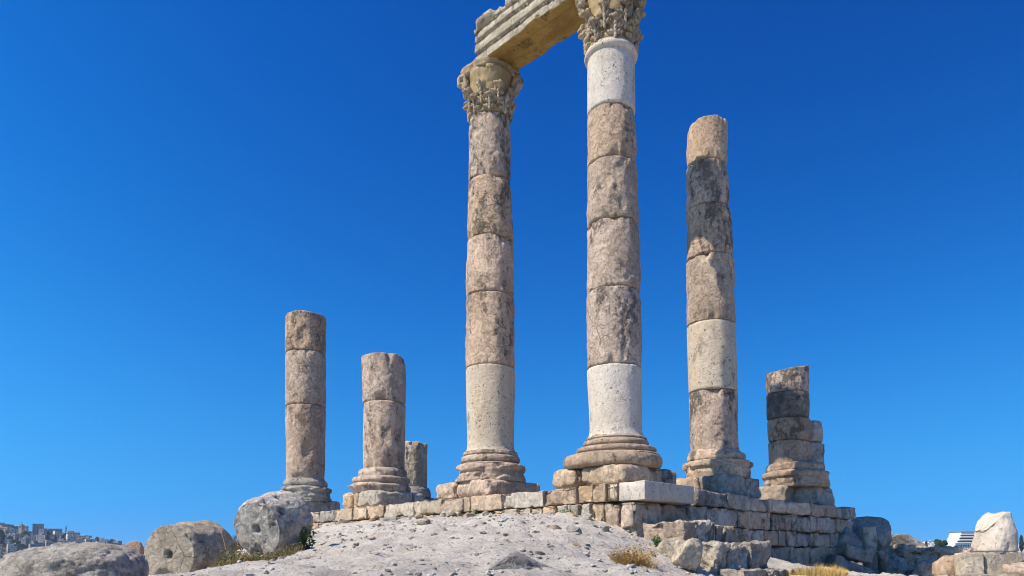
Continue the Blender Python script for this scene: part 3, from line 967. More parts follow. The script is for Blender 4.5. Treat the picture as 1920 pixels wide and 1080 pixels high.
# --- column A: left one of the pair carrying the architrave
Y = CA[1]
rA = thing('column', 'tall column with leafy capital under the left end of the stone beam', 'column', CA + ZD * zs, GRP)
shaft(rA, Y, [(215, 880, 957), (333, 879, 957), (446, 875, 963), (554, 873, 965), (690, 873, 966), (852, 877, 963)],
      ['dark', 'dark', 'warm2', 'warm2', 'cream'], 300, spall=0.02, flares={4: 0.10}, labels={4: 'smooth cream restored lowest drum'})
base(rA, Y, [(848, 876, 964), (850, 869, 970)] + torus_rows(852, 857, 870, 969, 2, 4) + torus_rows(858, 870, 868, 971, 4, 5) + [(871, 868, 970), (873, 862, 977)] +
     torus_rows(874, 888, 859, 981, 5, 6) + [(889, 861, 980), (893, 856, 983), (900, 850, 986), (907, 851, 985)], 'warm2', 320, gouge=0.05)
zb = edge(Y, 906, 850, 986)[1]
plinth(rA, CA, zs, zb, [(-H0, 0.35, -H0, H0, 'warm'), (0.35, 1.3, -H0, 0.6, 'warm')], 330)
capital(rA, edge(Y, 215, 880, 957)[0], Y, edge(Y, 214, 880, 957)[1], 14.19, 0.55, 0.66, 0.84, 340)

# --- column B: right one of the pair
Y = CB[1]
rB = thing('column', 'nearest tall column with white top and bottom drums under the right end of the beam', 'column', CB + ZD * zs, GRP)
shaft(rB, Y, [(84, 1101, 1190), (202, 1101, 1191), (303, 1100, 1195), (416, 1100, 1198), (545, 1099, 1202), (690, 1100, 1204), (824, 1107, 1203)],
      ['white', 'warm', 'warm', 'warm2', 'dark', 'white'], 400, spall=0.018, flares={5: 0.10},
      labels={0: 'smooth white topmost drum', 5: 'smooth white lowest drum'},
      bites={2: [(R(-115), 0.0, 0.35, 0.16, 0.09)], 1: [(R(-95), 0.0, 0.3, 0.12, 0.07)], 3: [(R(-140), 0.1, 0.2, 0.25, 0.06)]})
ring = torus_rows(86, 99, 1101, 1190, 5.5, 8)
base(rB, Y, [(84, 1099, 1192)] + ring + [(104, 1102, 1190)], 'white', 410, amp=0.004, gouge=0.0).name = 'neck_ring'
base(rB, Y, [(816, 1107, 1203), (820, 1104, 1206), (822, 1100, 1210)] + torus_rows(823, 827, 1100, 1211, 2, 4) + torus_rows(828, 839, 1097, 1212, 4, 6) +
     [(840, 1097, 1212), (842, 1089, 1221)] + torus_rows(842, 853, 1085, 1226, 5, 6) + [(854, 1083, 1228), (855, 1071, 1236), (858, 1063, 1237)] +
     torus_rows(858, 880, 1061, 1236, 5, 6) + [(882, 1064, 1232)], 'warm', 420, gouge=0.008, broken=False)
zb = edge(Y, 881, 1061, 1234)[1]
plinth(rB, CB, zs, zb, [(0.22, 1.12, -H0, 0.8, 'peach'), (-1.06, 0.22, -H0, 0.62, 'peach'), (-1.06, 0.2, 0.62, 1.14, 'grey')], 430)
capital(rB, edge(Y, 84, 1101, 1191)[0], Y, edge(Y, 85, 1101, 1191)[1], 14.12, 0.57, 0.66, 0.74, 440)

# --- column C: taller broken column right of the pair
Y = CC[1]
rC = thing('column', 'broken topped column without capital right of the tall pair with shade on its upper half', 'column', CC + ZD * zs, GRP)
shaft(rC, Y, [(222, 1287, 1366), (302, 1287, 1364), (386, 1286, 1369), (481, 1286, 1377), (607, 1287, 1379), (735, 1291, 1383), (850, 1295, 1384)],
      ['warm', 'dark', 'dark', 'warm', 'cream', 'dark'], 500, top=0.10, spall=0.018, flares={5: 0.07}, labels={4: 'pitted cream restored drum'})  # dark drums below the top one: beam shadow deepened in the stone colour
base(rC, Y, [(846, 1294, 1385), (851, 1290, 1390)] + torus_rows(853, 866, 1291, 1395, 3, 6) + [(867, 1288, 1398)] + torus_rows(868, 880, 1282, 1409, 4, 6) +
     [(882, 1285, 1408), (888, 1284, 1410), (899, 1290, 1408)], 'warm2', 520, gouge=0.05)
zb = edge(Y, 898, 1290, 1408)[1]
plinth(rC, CC, zs - 0.02, zb, [(-0.2, H0, -H0, 0.9, 'peach'), (-H0, -0.2, -H0, 0.12, 'grey'), (-1.0, -0.25, 0.16, 1.05, 'grey')], 530, 0.14)

# --- column D: short column of low drums, with wall stones bonded behind
Y = CD[1]
rD = thing('column', 'short shaded column stump of low drums with a lower stub close behind it', 'column', CD + ZD * zs, GRP)
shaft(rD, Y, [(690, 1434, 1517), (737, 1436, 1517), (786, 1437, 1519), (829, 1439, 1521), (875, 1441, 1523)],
      ['dark', 'black', 'dark', 'warm'], 600, top=0.05, slant=(0.2, 0.05), spall=0.012, chips=0.05)  # upper drums coloured dark to paint in their shade, lowest left warm
base(rD, Y, [(871, 1440, 1540), (873, 1437, 1546)] + torus_rows(874, 885, 1437, 1547, 2, 6) + [(887, 1434, 1550)] + torus_rows(888, 898, 1430, 1554, 3, 6) +
     [(900, 1432, 1554), (908, 1430, 1557), (916, 1434, 1556)], 'warm2', 620, gouge=0.05)
zb = edge(Y, 914, 1430, 1557)[1]
plinth(rD, CD + RD * 0.05, zs - 0.02, zb, [(-0.35, H0, -H0, -0.3, 'peach'), (-H0, 0.4, -0.3, H0 + 0.05, 'grey')], 630, 0.15)
for (xl, xr, y0, y1, sd) in ((1517, 1539, 790, 830, 641), (1519, 1544, 831, 876, 642)):
    c = P((xl + xr) / 2, (y0 + y1) / 2, Y + 0.5)
    hh = M(y1 - y0, Y + .5) / 2; rr = M(34, Y)
    xo = P(xr, (y0 + y1) / 2, Y + 0.75)[0] - rr
    V, Fc = drum(xo, Y + 0.75, c[2] - hh + 0.004, rr, xo, Y + 0.75, c[2] + hh - 0.004, rr, sd, amp=0.02, chips=0.08, spall=0.03, n=90)
    mk('rear_drum', V, Fc, MAT['grey'], rD)

# --- column F: two-drum stump left of the pair
Y = CF[1]
rF = thing('column', 'two drum column stump between the leftmost column and the tall pair', 'column', CF + ZD * zs, GRP)
shaft(rF, Y, [(667, 678, 762), (756, 680, 761), (885, 681, 759)], ['warm2', 'warm2'], 700, top=0.03, spall=0.022, chips=0.1,
      bites={0: [(R(-100), 0.03, 0.35, 0.14, 0.10)], 1: [(R(-60), 0.08, 0.35, 0.3, 0.09), (R(-75), 0.5, 0.2, 0.3, 0.05)]})
base(rF, Y, [(880, 680, 758), (883, 674, 762)] + torus_rows(884, 895, 674, 762, 2, 6) + [(896, 672, 764)] + torus_rows(897, 907, 664, 766, 4, 6) +
     [(909, 662, 768), (914, 652, 772), (920, 660, 772), (926, 664, 770)], 'warm2', 720, gouge=0.06)
zb = edge(Y, 925, 660, 768)[1]
plinth(rF, CF, zs, zb, [(0.45, H0, -H0, 0.8, 'peach'), (0.05, 0.43, -H0, 0.8, 'peach'), (-H0, 0.03, -H0, 0.45, 'pale'), (-1.0, 0.03, 0.45, H0, 'grey')], 730, 0.15)

# --- column G: three-drum column at far left
Y = CG[1]
rG = thing('column', 'leftmost column of three stacked drums rising behind the fallen drums', 'column', CG + ZD * zs, GRP)
shaft(rG, Y, [(588, 535, 612), (660, 535, 612), (762, 535, 612), (905, 536, 609)], ['warm2', 'warm', 'warm2'], 800, top=0.03, spall=0.02, chips=0.09,
      bites={0: [(R(-85), 0.25, 0.25, 0.3, 0.12)], 2: [(R(-70), 0.4, 0.25, 0.35, 0.10), (R(-95), 0.03, 0.5, 0.2, 0.12)]})
base(rG, Y, [(899, 536, 609), (903, 533, 612)] + torus_rows(904, 913, 533, 613, 2, 6) + [(915, 530, 616)] + torus_rows(916, 924, 526, 620, 3, 6) +
     [(926, 527, 620), (932, 523, 623), (942, 524, 622)], 'grey', 820, gouge=0.07)
zb = edge(Y, 941, 524, 622)[1]
plinth(rG, CG, zs - 0.12, zb, [(-0.9, H0, -H0, H0, 'grey')], 830, 0.1)

# --- column H: low stump behind F
Y = CH[1]
rH = thing('column', 'low weathered column stump half hidden behind the two drum stump', 'column', CH + ZD * zs, GRP)
shaft(rH, Y, [(832, 740, 802), (919, 741, 801)], ['pale'], 900, top=0.05, spall=0.025)
base(rH, Y, [(915, 740, 803), (919, 738, 806), (928, 736, 808), (934, 735, 808)], 'grey', 920, gouge=0.03)
zb = edge(Y, 934, 735, 808)[1]
plinth(rH, CH, zs - 0.3, zb, [(-0.9, 0.9, -0.9, 0.9, 'grey')], 930, 0.1)

# ------------------------------------------------------------------ architrave spanning A and B
def architrave():
    zbot = 14.14
    t_half = 0.55
    a0, a1 = -0.95, float(np.dot(CA - CB, LD)) + 0.08
    # profile across: (offset towards the front, height), going round
    fr = [(-t_half, 0.03), (-t_half - 0.005, 0.235), (-t_half + 0.035, 0.258), (-t_half + 0.035, 0.312), (-t_half - 0.055, 0.325),
          (-t_half - 0.06, 0.545), (-t_half - 0.02, 0.568), (-t_half - 0.02, 0.622), (-t_half - 0.11, 0.635),
          (-t_half - 0.115, 0.80), (-t_half - 0.07, 0.81), (-t_half - 0.07, 0.85), (-t_half - 0.16, 0.87), (-t_half - 0.21, 0.92), (-t_half - 0.26, 0.98), (-t_half - 0.27, 1.06)]
    # subdivide the profile
    def sub(pts, k):
        out = []
        for p, q in zip(pts[:-1], pts[1:]):
            m = max(1, int(math.hypot(q[0] - p[0], q[1] - p[1]) / k))
            out += [(p[0] + (q[0] - p[0]) * i / m, p[1] + (q[1] - p[1]) * i / m) for i in range(m)]
        return out
    front = sub(fr, 0.04)
    top = sub([fr[-1], (t_half + 0.1, 1.08)], 0.09)
    back = sub([(t_half + 0.1, 1.08), (t_half + 0.05, 0.6), (t_half, 0.03)], 0.09)
    bot = sub([(t_half, 0.03), (t_half - 0.04, 0), (0.26, 0.0), (0.22, 0.07), (-0.22, 0.07), (-0.26, 0.0), (-t_half + 0.04, 0), (-t_half, 0.03)], 0.06)
    prof = np.array(front + top + back + bot)
    nfront, ntop, nback = len(front), len(top), len(back)
    n = len(prof)
    m = 130
    us = np.linspace(a0, a1, m)
    V = np.zeros((m, n, 3))
    for i, u in enumerate(us):
        V[i] = CB + LD * u + RD * prof[:, :1] + ZD * (zbot + prof[:, 1:])
        V[i, :, 2] -= 0.035 * (a1 - u) * 0.3
    sh = V.shape
    V = V.reshape(-1, 3)
    U = np.repeat(us, n); PO = np.tile(prof[:, 0], m); PH = np.tile(prof[:, 1], m)
    # panel in the soffit stops short of the capitals
    # weathering
    c = CB + LD * ((a0 + a1) / 2) + ZD * (zbot + 0.5)
    out = np.stack([RD * 0 + RD * np.sign(p) for p in PO])
    d = 0.03 * fbm(V * 3 + 9, 71, 4) - 0.05 * sstep(0.15, 0.45, fbm(V * 1.6 + 4, 73, 3))
    V = V + out * d[:, None] * (np.abs(PO) > 0.5)[:, None]
    V[:, 2] += 0.02 * fbm(V * 3 + 31, 75, 3) + (PH < 0.1) * (0.05 * np.abs(fbm(V * 2.6 + 7, 76, 4)) + 0.04 * sstep(0.2, 0.3, fbm(V * 1.9 + 3, 78, 3)))
    # broken crown moulding
    k = sstep(0.84, 1.0, PH)
    br = fbm(np.stack([U * 1.5, 0 * U, 0 * U], 1) + 2.2, 79, 4)
    V[:, 2] -= k * 0.22 * np.clip(br + 0.15, 0, 1)
    V += (RD * 1.0)[None] * (k * (PO < 0) * 0.35 * np.clip(br + 0.1, 0, 1))[:, None]
    # frayed left end
    ke = sstep(a1 - 0.35, a1, U)
    V -= LD[None] * (ke * (0.16 * np.clip(fbm(V * 2.2 + 12, 81, 4) + 0.2, 0, 1)))[:, None]
    Fc = []
    mats = []
    for i in range(m - 1):
        for j in range(n):
            a = i * n + j; b = i * n + (j + 1) % n
            Fc.append((a, a + n, b + n, b))
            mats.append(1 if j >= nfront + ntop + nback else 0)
    Fc.append(tuple(range(n))); mats.append(0)
    Fc.append(tuple(range((m - 1) * n, m * n))[::-1]); mats.append(0)
    loc = CB + LD * ((a0 + a1) / 2) + ZD * zbot
    root = thing('architrave', 'carved stone beam resting on the capitals of the two tall columns', 'stone beam', loc)
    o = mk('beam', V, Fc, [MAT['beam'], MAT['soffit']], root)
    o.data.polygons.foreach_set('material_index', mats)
    # bead mouldings along the joints of the three bands
    rng = random.Random(5)
    for zz, off in ((0.28, 0.015), (0.59, 0.07), (0.835, 0.13)):
        parts = []
        u = a0 + 0.05
        k = 0
        while u < a1 - 0.1:
            long = (k % 3 == 0)
            hl = 0.045 if long else 0.02
            if fbm(np.array([[u * 1.1, zz * 9, 3.3]]), 91, 3)[0] < 0.22 and rng.random() > 0.12:
                Vs, Fs = ico(2)
                dz = -0.0105 * (a1 - u)
                cc = CB + LD * u - RD * (t_half + off - 0.025) + ZD * (zbot + zz + dz)
                W = cc + Vs[:, :1] * LD * hl + Vs[:, 1:2] * RD * 0.05 + Vs[:, 2:] * ZD * 0.032
                parts.append((W, Fs))
            u += hl * 2 + 0.04
            k += 1
        mk('bead_moulding', *merge(parts), MAT['beam'], root)
architrave()

# ------------------------------------------------------------------ fallen drums on the left
def lying_drum(label, px, py, Y, rad, length, axis, seed, mat, rough=0.05, hole=True, res=0.035, wear=0.06):
    """drum lying down; (px, py) = centre of the near end face, axis points away from it"""
    ax = np.array(axis, float); ax /= np.linalg.norm(ax)
    u = np.cross(ax, ZD); u /= np.linalg.norm(u)
    v = np.cross(u, ax)
    n = 120
    rows = []
    m = max(8, int(length / res))
    for k in range(14):                                  # near face, rings from the centre
        f = (k + 0.4) / 14
        dep = 0.0
        if hole and f < 0.15: dep = 0.12
        rows.append((rad * f * 0.93, dep))
    for t in np.linspace(0, 1, m + 1):
        e = min(t, 1 - t) * length
        rows.append((rad - wear * math.exp(-(e / 0.09) ** 2), t * length))
    for k in range(6):
        rows.append((rad * 0.95 * (1 - (k + 1) / 6.5), length))
    th = np.linspace(0, 2 * math.pi, n, endpoint=False)
    A = np.array(rows)
    c0 = P(px, py, Y)
    rr = A[:, :1] * np.ones((1, n)); tt = A[:, 1:] * np.ones((1, n))
    cx = np.cos(th)[None]; sy = np.sin(th)[None]
    V = c0 + (rr * cx)[..., None] * u + (rr * sy)[..., None] * v + tt[..., None] * ax
    V = V.reshape(-1, 3)
    radial = (cx[..., None] * u + sy[..., None] * v) * np.ones((len(rows), 1, 1))
    radial = radial.reshape(-1, 3)
    side = np.repeat(np.array([1.0 if 14 <= i < 14 + m + 1 else 0.0 for i in range(len(rows))]), n)
    face = np.repeat(np.array([1.0 if i < 15 else 0.0 for i in range(len(rows))]), n)
    d = rough * fbm(V * 1.8 + seed, seed, 3) + rough * 0.8 * fbm(V * 6 + seed * 2, seed + 3, 4, 0.65)
    d -= rough * 1.6 * sstep(0.1, 0.35, fbm(V * 2.4 + seed * 3, seed + 6, 4))
    side = np.where(face > 0, np.clip(np.repeat(A[:, 0], n) / rad, 0, 1) ** 4, side)
    V = V + radial * (d * side)[:, None] - ax[None] * ((0.6 * d) * face)[:, None]
    Fc = []
    for i in range(len(rows) - 1):
        for j in range(n):
            a = i * n + j; b = i * n + (j + 1) % n
            Fc.append((a, a + n, b + n, b))
    Fc.append(tuple(range(n))); Fc.append(tuple(range((len(rows) - 1) * n, len(rows) * n))[::-1])
    o = mk('fallen_drum', V, Fc, MAT[mat])
    return tag(o, label, 'column drum', 'fallen column drums left of the mound')

lying_drum('pale fallen drum with a dark square hole in its round end face', 316, 1040, 13.2, 0.60, 1.2, (0.24, 0.96, 0.05), 1001, 'pale', 0.05)
lying_drum('grey pitted fallen drum leaning on the slope below the leftmost column', 482, 992, 14.0, 0.60, 1.05, (0.36, 0.90, 0.26), 1002, 'grey', 0.06)
def px_rock(name, label, cat, x0, y0, x1, y1, Y, seed, mat, cuts=9, rough=0.09, box=0.3, rot=0.0, tilt=(0, 0), depth=None, sub=4, group=None, cutd=(0.62, 0.92)):
    c = P((x0 + x1) / 2, (y0 + y1) / 2, Y)
    hx, hz = M(x1 - x0, Y) / 2, M(y1 - y0, Y) / 2
    V, Fc = rock((0, 0, 0), (1, (depth or hx * 0.9) / hx if hx else 1, hz / hx), seed, sub, cuts, rough, box, rot, tilt, cutd)
    # fit the outline to the measured size
    w = V[:, 0].max() - V[:, 0].min(); hh = V[:, 2].max() - V[:, 2].min()
    V = V * np.array([2 * hx / w, 2 * hx / w, 2 * hz / hh])
    V[:, 0] -= (V[:, 0].max() + V[:, 0].min()) / 2; V[:, 2] -= (V[:, 2].max() + V[:, 2].min()) / 2
    V = V + c
    return tag(mk(name, V, Fc, MAT[mat]), label, cat, group)

px_rock('boulder', 'big worn drum shaped grey boulder in the bottom left corner', 'boulder', 8, 1016, 268, 1147, 9.2, 1003, 'grey', 5, 0.11, 0.10, depth=0.65, sub=6, tilt=(0, R(-2)), cutd=(0.86, 1.0))
px_rock('rock', 'small brown faced rock wedged between the boulder and the pale drum', 'rock', 228, 1014, 268, 1060, 15.0, 1010, 'warm2', 10, 0.06)
px_rock('rock', 'low pale stone in front of the brown faced rock', 'rock', 236, 1044, 276, 1090, 12.6, 1011, 'pale', 8, 0.06)

# ------------------------------------------------------------------ tumbled stones right of the podium
px_rock('boulder', 'large rounded shaded boulder against the right end of the platform', 'boulder', 1582, 968, 1668, 1048, 24.0, 1020, 'grey', 8, 0.09, 0.1, sub=5)
px_rock('rock', 'angular dark stone in the gap left of the big shaded boulder', 'rock', 1560, 988, 1616, 1046, 22.6, 1021, 'blue', 11, 0.08)
def slab(name, label, cat, px, py, Y, half, axes, mat, seed, bevel=0.06, rough=0.035, chip=0.08):
    V, Fc = stone_block(P(px, py, Y), axes, half, bevel, rough, seed, 0.05, chip)
    return tag(mk(name, V, Fc, MAT[mat]), label, cat)
def frame(yaw, roll, pitch=0.0):
    m = np.array(Matrix.Rotation(yaw, 3, 'Z') @ Matrix.Rotation(roll, 3, 'Y') @ Matrix.Rotation(pitch, 3, 'X'))
    return (m[:, 0], m[:, 1], m[:, 2])
slab('fallen_block', 'squared grey block lying tilted at the foot of the wall', 'stone block', 1597, 1038, 22.3, (0.49, 0.40, 0.21), frame(R(10), R(13)), 'grey', 1031)
slab('fallen_block', 'long bluish slab sloping down to the golden grass', 'stone block', 1588, 1064, 21.4, (0.60, 0.40, 0.19), frame(R(5), R(24)), 'blue', 1032)
slab('upright_slab', 'narrow upright grey stone slab standing among the tumbled blocks', 'stone slab', 1631, 1042, 23.0, (0.20, 0.28, 0.92), frame(R(-18), R(-2)), 'grey', 1033, 0.04, 0.03)
slab('fallen_block', 'thin stone leaning on the right side of the upright slab', 'stone block', 1657, 1062, 22.8, (0.14, 0.4, 0.52), frame(R(-10), R(-14)), 'grey', 1034)
px_rock('rock', 'flat topped dark rock on the pile behind the low broad boulder', 'rock', 1668, 1001, 1732, 1040, 26.5, 1022, 'grey', 12, 0.10, 0.5, sub=5)
slab('boulder', 'broad low squared boulder filling the gap before the stub pedestal', 'boulder', 1731, 1064, 25.0, (1.30, 0.8, 0.70), frame(R(-6), R(2)), 'warm2', 1023, 0.22, 0.10, 0.28)
px_rock('rock', 'sunlit tan rock leaning on the left side of the stub pedestal', 'rock', 1754, 1040, 1806, 1094, 18.6, 1025, 'warm', 10, 0.09, 0.3, sub=5)
px_rock('rock', 'tall angular grey stone leaning on the left end of the broad squared boulder', 'rock', 1664, 1042, 1700, 1096, 23.0, 1061, 'grey', 13, 0.08, 0.1, 0.3, sub=5)
px_rock('rock', 'wedge shaped grey stone lying before the middle of the broad squared boulder', 'rock', 1712, 1050, 1766, 1098, 22.0, 1062, 'grey', 13, 0.08, 0.1, 1.1, sub=5)
px_rock('rock', 'small rock below the broad squared boulder at the picture edge', 'rock', 1700, 1068, 1730, 1096, 22.6, 1024, 'blue', 8)

# broken stub on its pedestal, far right
Y = 18.0
rS = thing('column_stub', 'broken pale column stub with a sloping top on a block pedestal at far right', 'column stub', P(1860, 1085, Y))
x1, z1, r1 = edge(Y, 962, 1818, 1907); x0, z0, r0 = edge(Y, 1035, 1816, 1911)
V, Fc = drum(x0, Y, z0, r0, x1, Y, z1, r1, 1040, amp=0.02, chips=0.06, spall=0.03, top=0.10, slant=(0.0, 0.0))
tt = np.clip((V[:, 2] - z0) / (z1 - z0), 0, 1.3)
cutx = (V[:, 0] - x0) / r0
lim = 1.02 - 0.55 * sstep(0.25, -1.0, cutx) - 0.16 * sstep(0.4, 1.0, cutx)
lim = lim + 0.10 * fbm(V * 3.0, 1041, 3)
V[:, 2] = z0 + (z1 - z0) * np.minimum(tt, lim + np.clip(tt - lim, 0, 1) * 0.15)
V[:, :2] = np.array([x0, Y]) + (V[:, :2] - np.array([x0, Y])) * (1 - 0.22 * sstep(0.55, 0.0, lim - tt))[:, None]
mk('column_drum', V, Fc, MAT['white'], rS)
for (xa, xb, ya, yb, dp, sd, mt) in ((1797, 1832, 1037, 1090, 0.6, 1043, 'pale'), (1832, 1898, 1036, 1090, 0.75, 1044, 'pale'), (1893, 1918, 1037, 1052, 0.6, 1045, 'grey')):
    c = P((xa + xb) / 2, (ya + yb) / 2, Y)
    V, Fc = stone_block(c, frame(R(-14), 0), (M(xb - xa, Y) / 2 - 0.004, dp * 0.62, M(yb - ya, Y) / 2), 0.03, 0.025, sd, 0.05, 0.06)
    mk('pedestal_block', V, Fc, MAT[mt], rS)
px_rock('rock', 'brown rock in the shade under the right edge of the stub pedestal', 'rock', 1888, 1054, 1945, 1092, 17.2, 1046, 'warm2', 9)
slab('fallen_block', 'flat white ledge stone at the foot of the stub pedestal', 'stone block', 1838, 1082, 16.4, (0.62, 0.3, 0.06), frame(R(3), 0), 'pale', 1047, 0.02, 0.015)

# ------------------------------------------------------------------ stones on the mound
V, Fc = rock((0, 0, 0), (1, 0.7, 0.9), 1050, 5, 8, 0.12, 0.0, 0.4, (0, 0), (0.6, 0.9))
V = V / np.abs(V).max(0)
V[:, 2] = V[:, 2] * np.clip(1.05 - 0.85 * np.abs(V[:, 0] + 0.1), 0.1, 1) + 0.05 * np.sin(V[:, 0] * 22 + V[:, 1] * 5) * (1 - np.abs(V[:, 0]))
pr = ground_hit_pre(975, 1066)
V = V * np.array([M(62, pr[1]), 0.28, M(34, pr[1])]) + pr
tag(mk('pointed_rock', V, Fc, MAT['blue']), 'dark ridged pointed rock at the bottom edge of the mound', 'rock')

protos = []
for k in range(7):
    V, Fc = rock((0, 0, 0), (1, 0.8, 0.55), 1100 + k, 3, 9, 0.08, 0.3)
    me = bpy.data.meshes.new('loose_stone')
    me.from_pydata(V.tolist(), [], [tuple(f) for f in Fc]); me.update()
    me.materials.append(MAT[['pale', 'grey', 'pale', 'warm', 'grey', 'pale', 'warm2'][k]])
    protos.append(me)
def loose(px, py, wpx, label, group, proto, yaw, squash=1.0, tilt=0.0):
    p = ground_hit(px, py)
    if p is None: return None
    s = M(wpx, p[1]) / 2
    o = bpy.data.objects.new('loose_stone', protos[proto])
    COL.objects.link(o)
    o.location = (p[0], p[1], p[2] + s * 0.12 * squash)
    o.scale = (s, s, s * squash)
    o.rotation_euler = (tilt, 0, yaw)
    return tag(o, label, 'stone', group)
named = [(1076, 998, 28, 'squat grey stone on the mound crest under the near wall corner', 1, 0.3, 1.35),
         (1135, 995, 22, 'small dark stone beside the wall corner above the dry bush', 4, 1.0, 1.3),
         (1040, 992, 34, 'flat tilted tan stone left of the squat grey stone on the crest', 3, 2.0, 0.7),
         (1004, 999, 16, 'single rounded pale stone on the upper mound left of the flat tan stone', 2, 0.8, 0.9),
         (794, 981, 34, 'long flat boulder stone lying at the foot of the front wall', 0, 0.2, 0.7),
         (847, 1011, 20, 'dark triangular stone in the middle of the bare slope', 4, 1.3, 0.8),
         (843, 1074, 28, 'ochre flat stone at the bottom edge of the slope', 3, 0.1, 0.4),
         (980, 1034, 18, 'greyish stone pair end on the slope above the pointed rock', 1, 2.2, 0.9),
         (1012, 1038, 22, 'brownish stone to the upper right of the pointed rock', 6, 0.4, 0.7),
         (745, 980, 22, 'greenish flat stone by the wall foot under the second stump', 1, 0.0, 0.5),
         (588, 1045, 32, 'flat pale stone at the end of the fallen drum shadow', 5, 0.15, 0.35),
         (1080, 1024, 22, 'tan stone cluster end at the middle right of the mound', 3, 1.1, 0.8),
         (1243, 1043, 18, 'round stone at the foot of the steps beside the dry bush', 0, 0.6, 0.9),
         (1137, 1041, 26, 'white chalky stone left of the dry bush', 2, 0.5, 0.6)]
for (px, py, w, lab, pr, yw, sq) in named:
    loose(px, py, w, lab, None, pr, yw, sq)
rng = random.Random(42)
cnt = 0
for _ in range(600):
    if cnt >= 170: break
    px = rng.uniform(450, 1230); py = rng.uniform(975, 1080)
    w = rng.choice([6, 7, 8, 9, 10, 12, 15])
    o = loose(px, py, w, 'small loose limestone fragment scattered on the dusty mound', 'loose stones on the mound', rng.randrange(7), rng.uniform(0, 6.28), rng.uniform(0.6, 1.1), rng.uniform(-0.3, 0.3))
    if o is not None: cnt += 1
# rubble along the foot of the front wall
for k in range(34):
    px = 585 + k * 15.5 + rng.uniform(-5, 5)
    w, t = wall_pt(min(px, 1180), -0.12 - rng.uniform(0, 0.25))
    z = gz(w[0], w[1])
    o = bpy.data.objects.new('loose_stone', protos[rng.randrange(7)]); COL.objects.link(o)
    s = rng.uniform(0.08, 0.19)
    o.location = (w[0], w[1], z + s * 0.15); o.scale = (s, s, s * rng.uniform(0.7, 1.2)); o.rotation_euler = (rng.uniform(-.4, .4), 0, rng.uniform(0, 6.28))
    tag(o, 'rubble stone half buried along the foot of the front wall', 'stone', 'rubble along the foot of the wall')

# gravel: countless chips
def gravel():
    nr = np.random.default_rng(3)
    V0, F0 = ico(1)
    N = 6500
    Vs, Fs, n = [], [], 0
    # spread evenly over the mound, denser in drifts
    X = nr.uniform(-9, 7, N * 3); Yg = nr.uniform(5.5, 21, N * 3)
    dens = fbm(np.stack([X * 0.6, Yg * 0.6, 0 * X], 1), 55, 3)
    keep = (dens + nr.uniform(-0.5, 0.5, N * 3)) > 0.0
    # keep to open ground in front of the walls
    rel = np.stack([X - WC[0], Yg - WC[1]], 1)
    inside = (rel @ RD[:2] > -0.05) & (rel @ LD[:2] > -2.4)
    X, Yg = X[keep & ~inside][:N], Yg[keep & ~inside][:N]
    Z = ground_z(X, Yg)
    for x, y, z in zip(X, Yg, Z):
        s = 0.009 + 0.042 * nr.random() ** 3
        r = V0 * (1 + 0.35 * nr.uniform(-1, 1, (len(V0), 1))) * np.array([s, s * nr.uniform(0.6, 1), s * nr.uniform(0.35, 0.8)])
        a = nr.uniform(0, 6.28); c, q = math.cos(a), math.sin(a)
        r = np.stack([r[:, 0] * c - r[:, 1] * q, r[:, 0] * q + r[:, 1] * c, r[:, 2]], 1) + np.array([x, y, z + s * 0.2])
        Vs.append(r); Fs += [(f[0] + n, f[1] + n, f[2] + n) for f in F0]; n += len(V0)
    o = mk('gravel', np.concatenate(Vs), Fs, MAT['gravel'], loc=(0, 12, 0), smooth=False)
    return tag(o, kind='stuff')
MAT['gravel'] = stone('gravel_chips', (0.52, 0.48, 0.43), (0.36, 0.33, 0.30), (0.16, 0.15, 0.14), 0.5, 0.6, 0.7, bump=0.3)
gravel()

# ------------------------------------------------------------------ plants
MAT['straw'] = leafy('dry_straw', (0.50, 0.33, 0.12), (0.36, 0.22, 0.08), 9)
MAT['gold'] = leafy('golden_dry_grass', (0.62, 0.43, 0.14), (0.46, 0.30, 0.09), 9)
MAT['weed'] = leafy('dull_weed_leaf', (0.10, 0.12, 0.05), (0.22, 0.20, 0.10), 12)
MAT['green'] = leafy('green_leaf', (0.06, 0.13, 0.03), (0.10, 0.17, 0.05), 12)
def blades(c, n, spread, hgt, lean, width, seed, gfun=None):
    nr = np.random.default_rng(seed)
    V, Fc = [], []
    for _ in range(n):
        a = nr.uniform(0, 6.28); r = spread * math.sqrt(nr.random())
        b = np.array([c[0] + r * math.cos(a) * 1.0, c[1] + r * math.sin(a) * 0.7, 0.0])
        b[2] = gz(b[0], b[1]) - 0.02 if gfun else c[2] - 0.02
        h = hgt * nr.uniform(0.45, 1.0) * (1 - 0.35 * (r / spread) ** 2)
        la = a + nr.normal(0, 0.9)
        out = np.array([math.cos(la), math.sin(la), 0]) * lean * h * nr.uniform(0.3, 1.2)
        tip = b + out + ZD * h
        mid = b + out * 0.35 + ZD * h * 0.58
        wv = np.array([-math.sin(la + 0.8), math.cos(la + 0.8), 0]) * width * nr.uniform(0.6, 1.2)
        k = len(V)
        V += [b - wv, b + wv, mid + wv * 0.8, mid - wv * 0.8, tip]
        Fc += [(k, k + 1, k + 2, k + 3), (k + 3, k + 2, k + 4)]
    return np.array(V), Fc
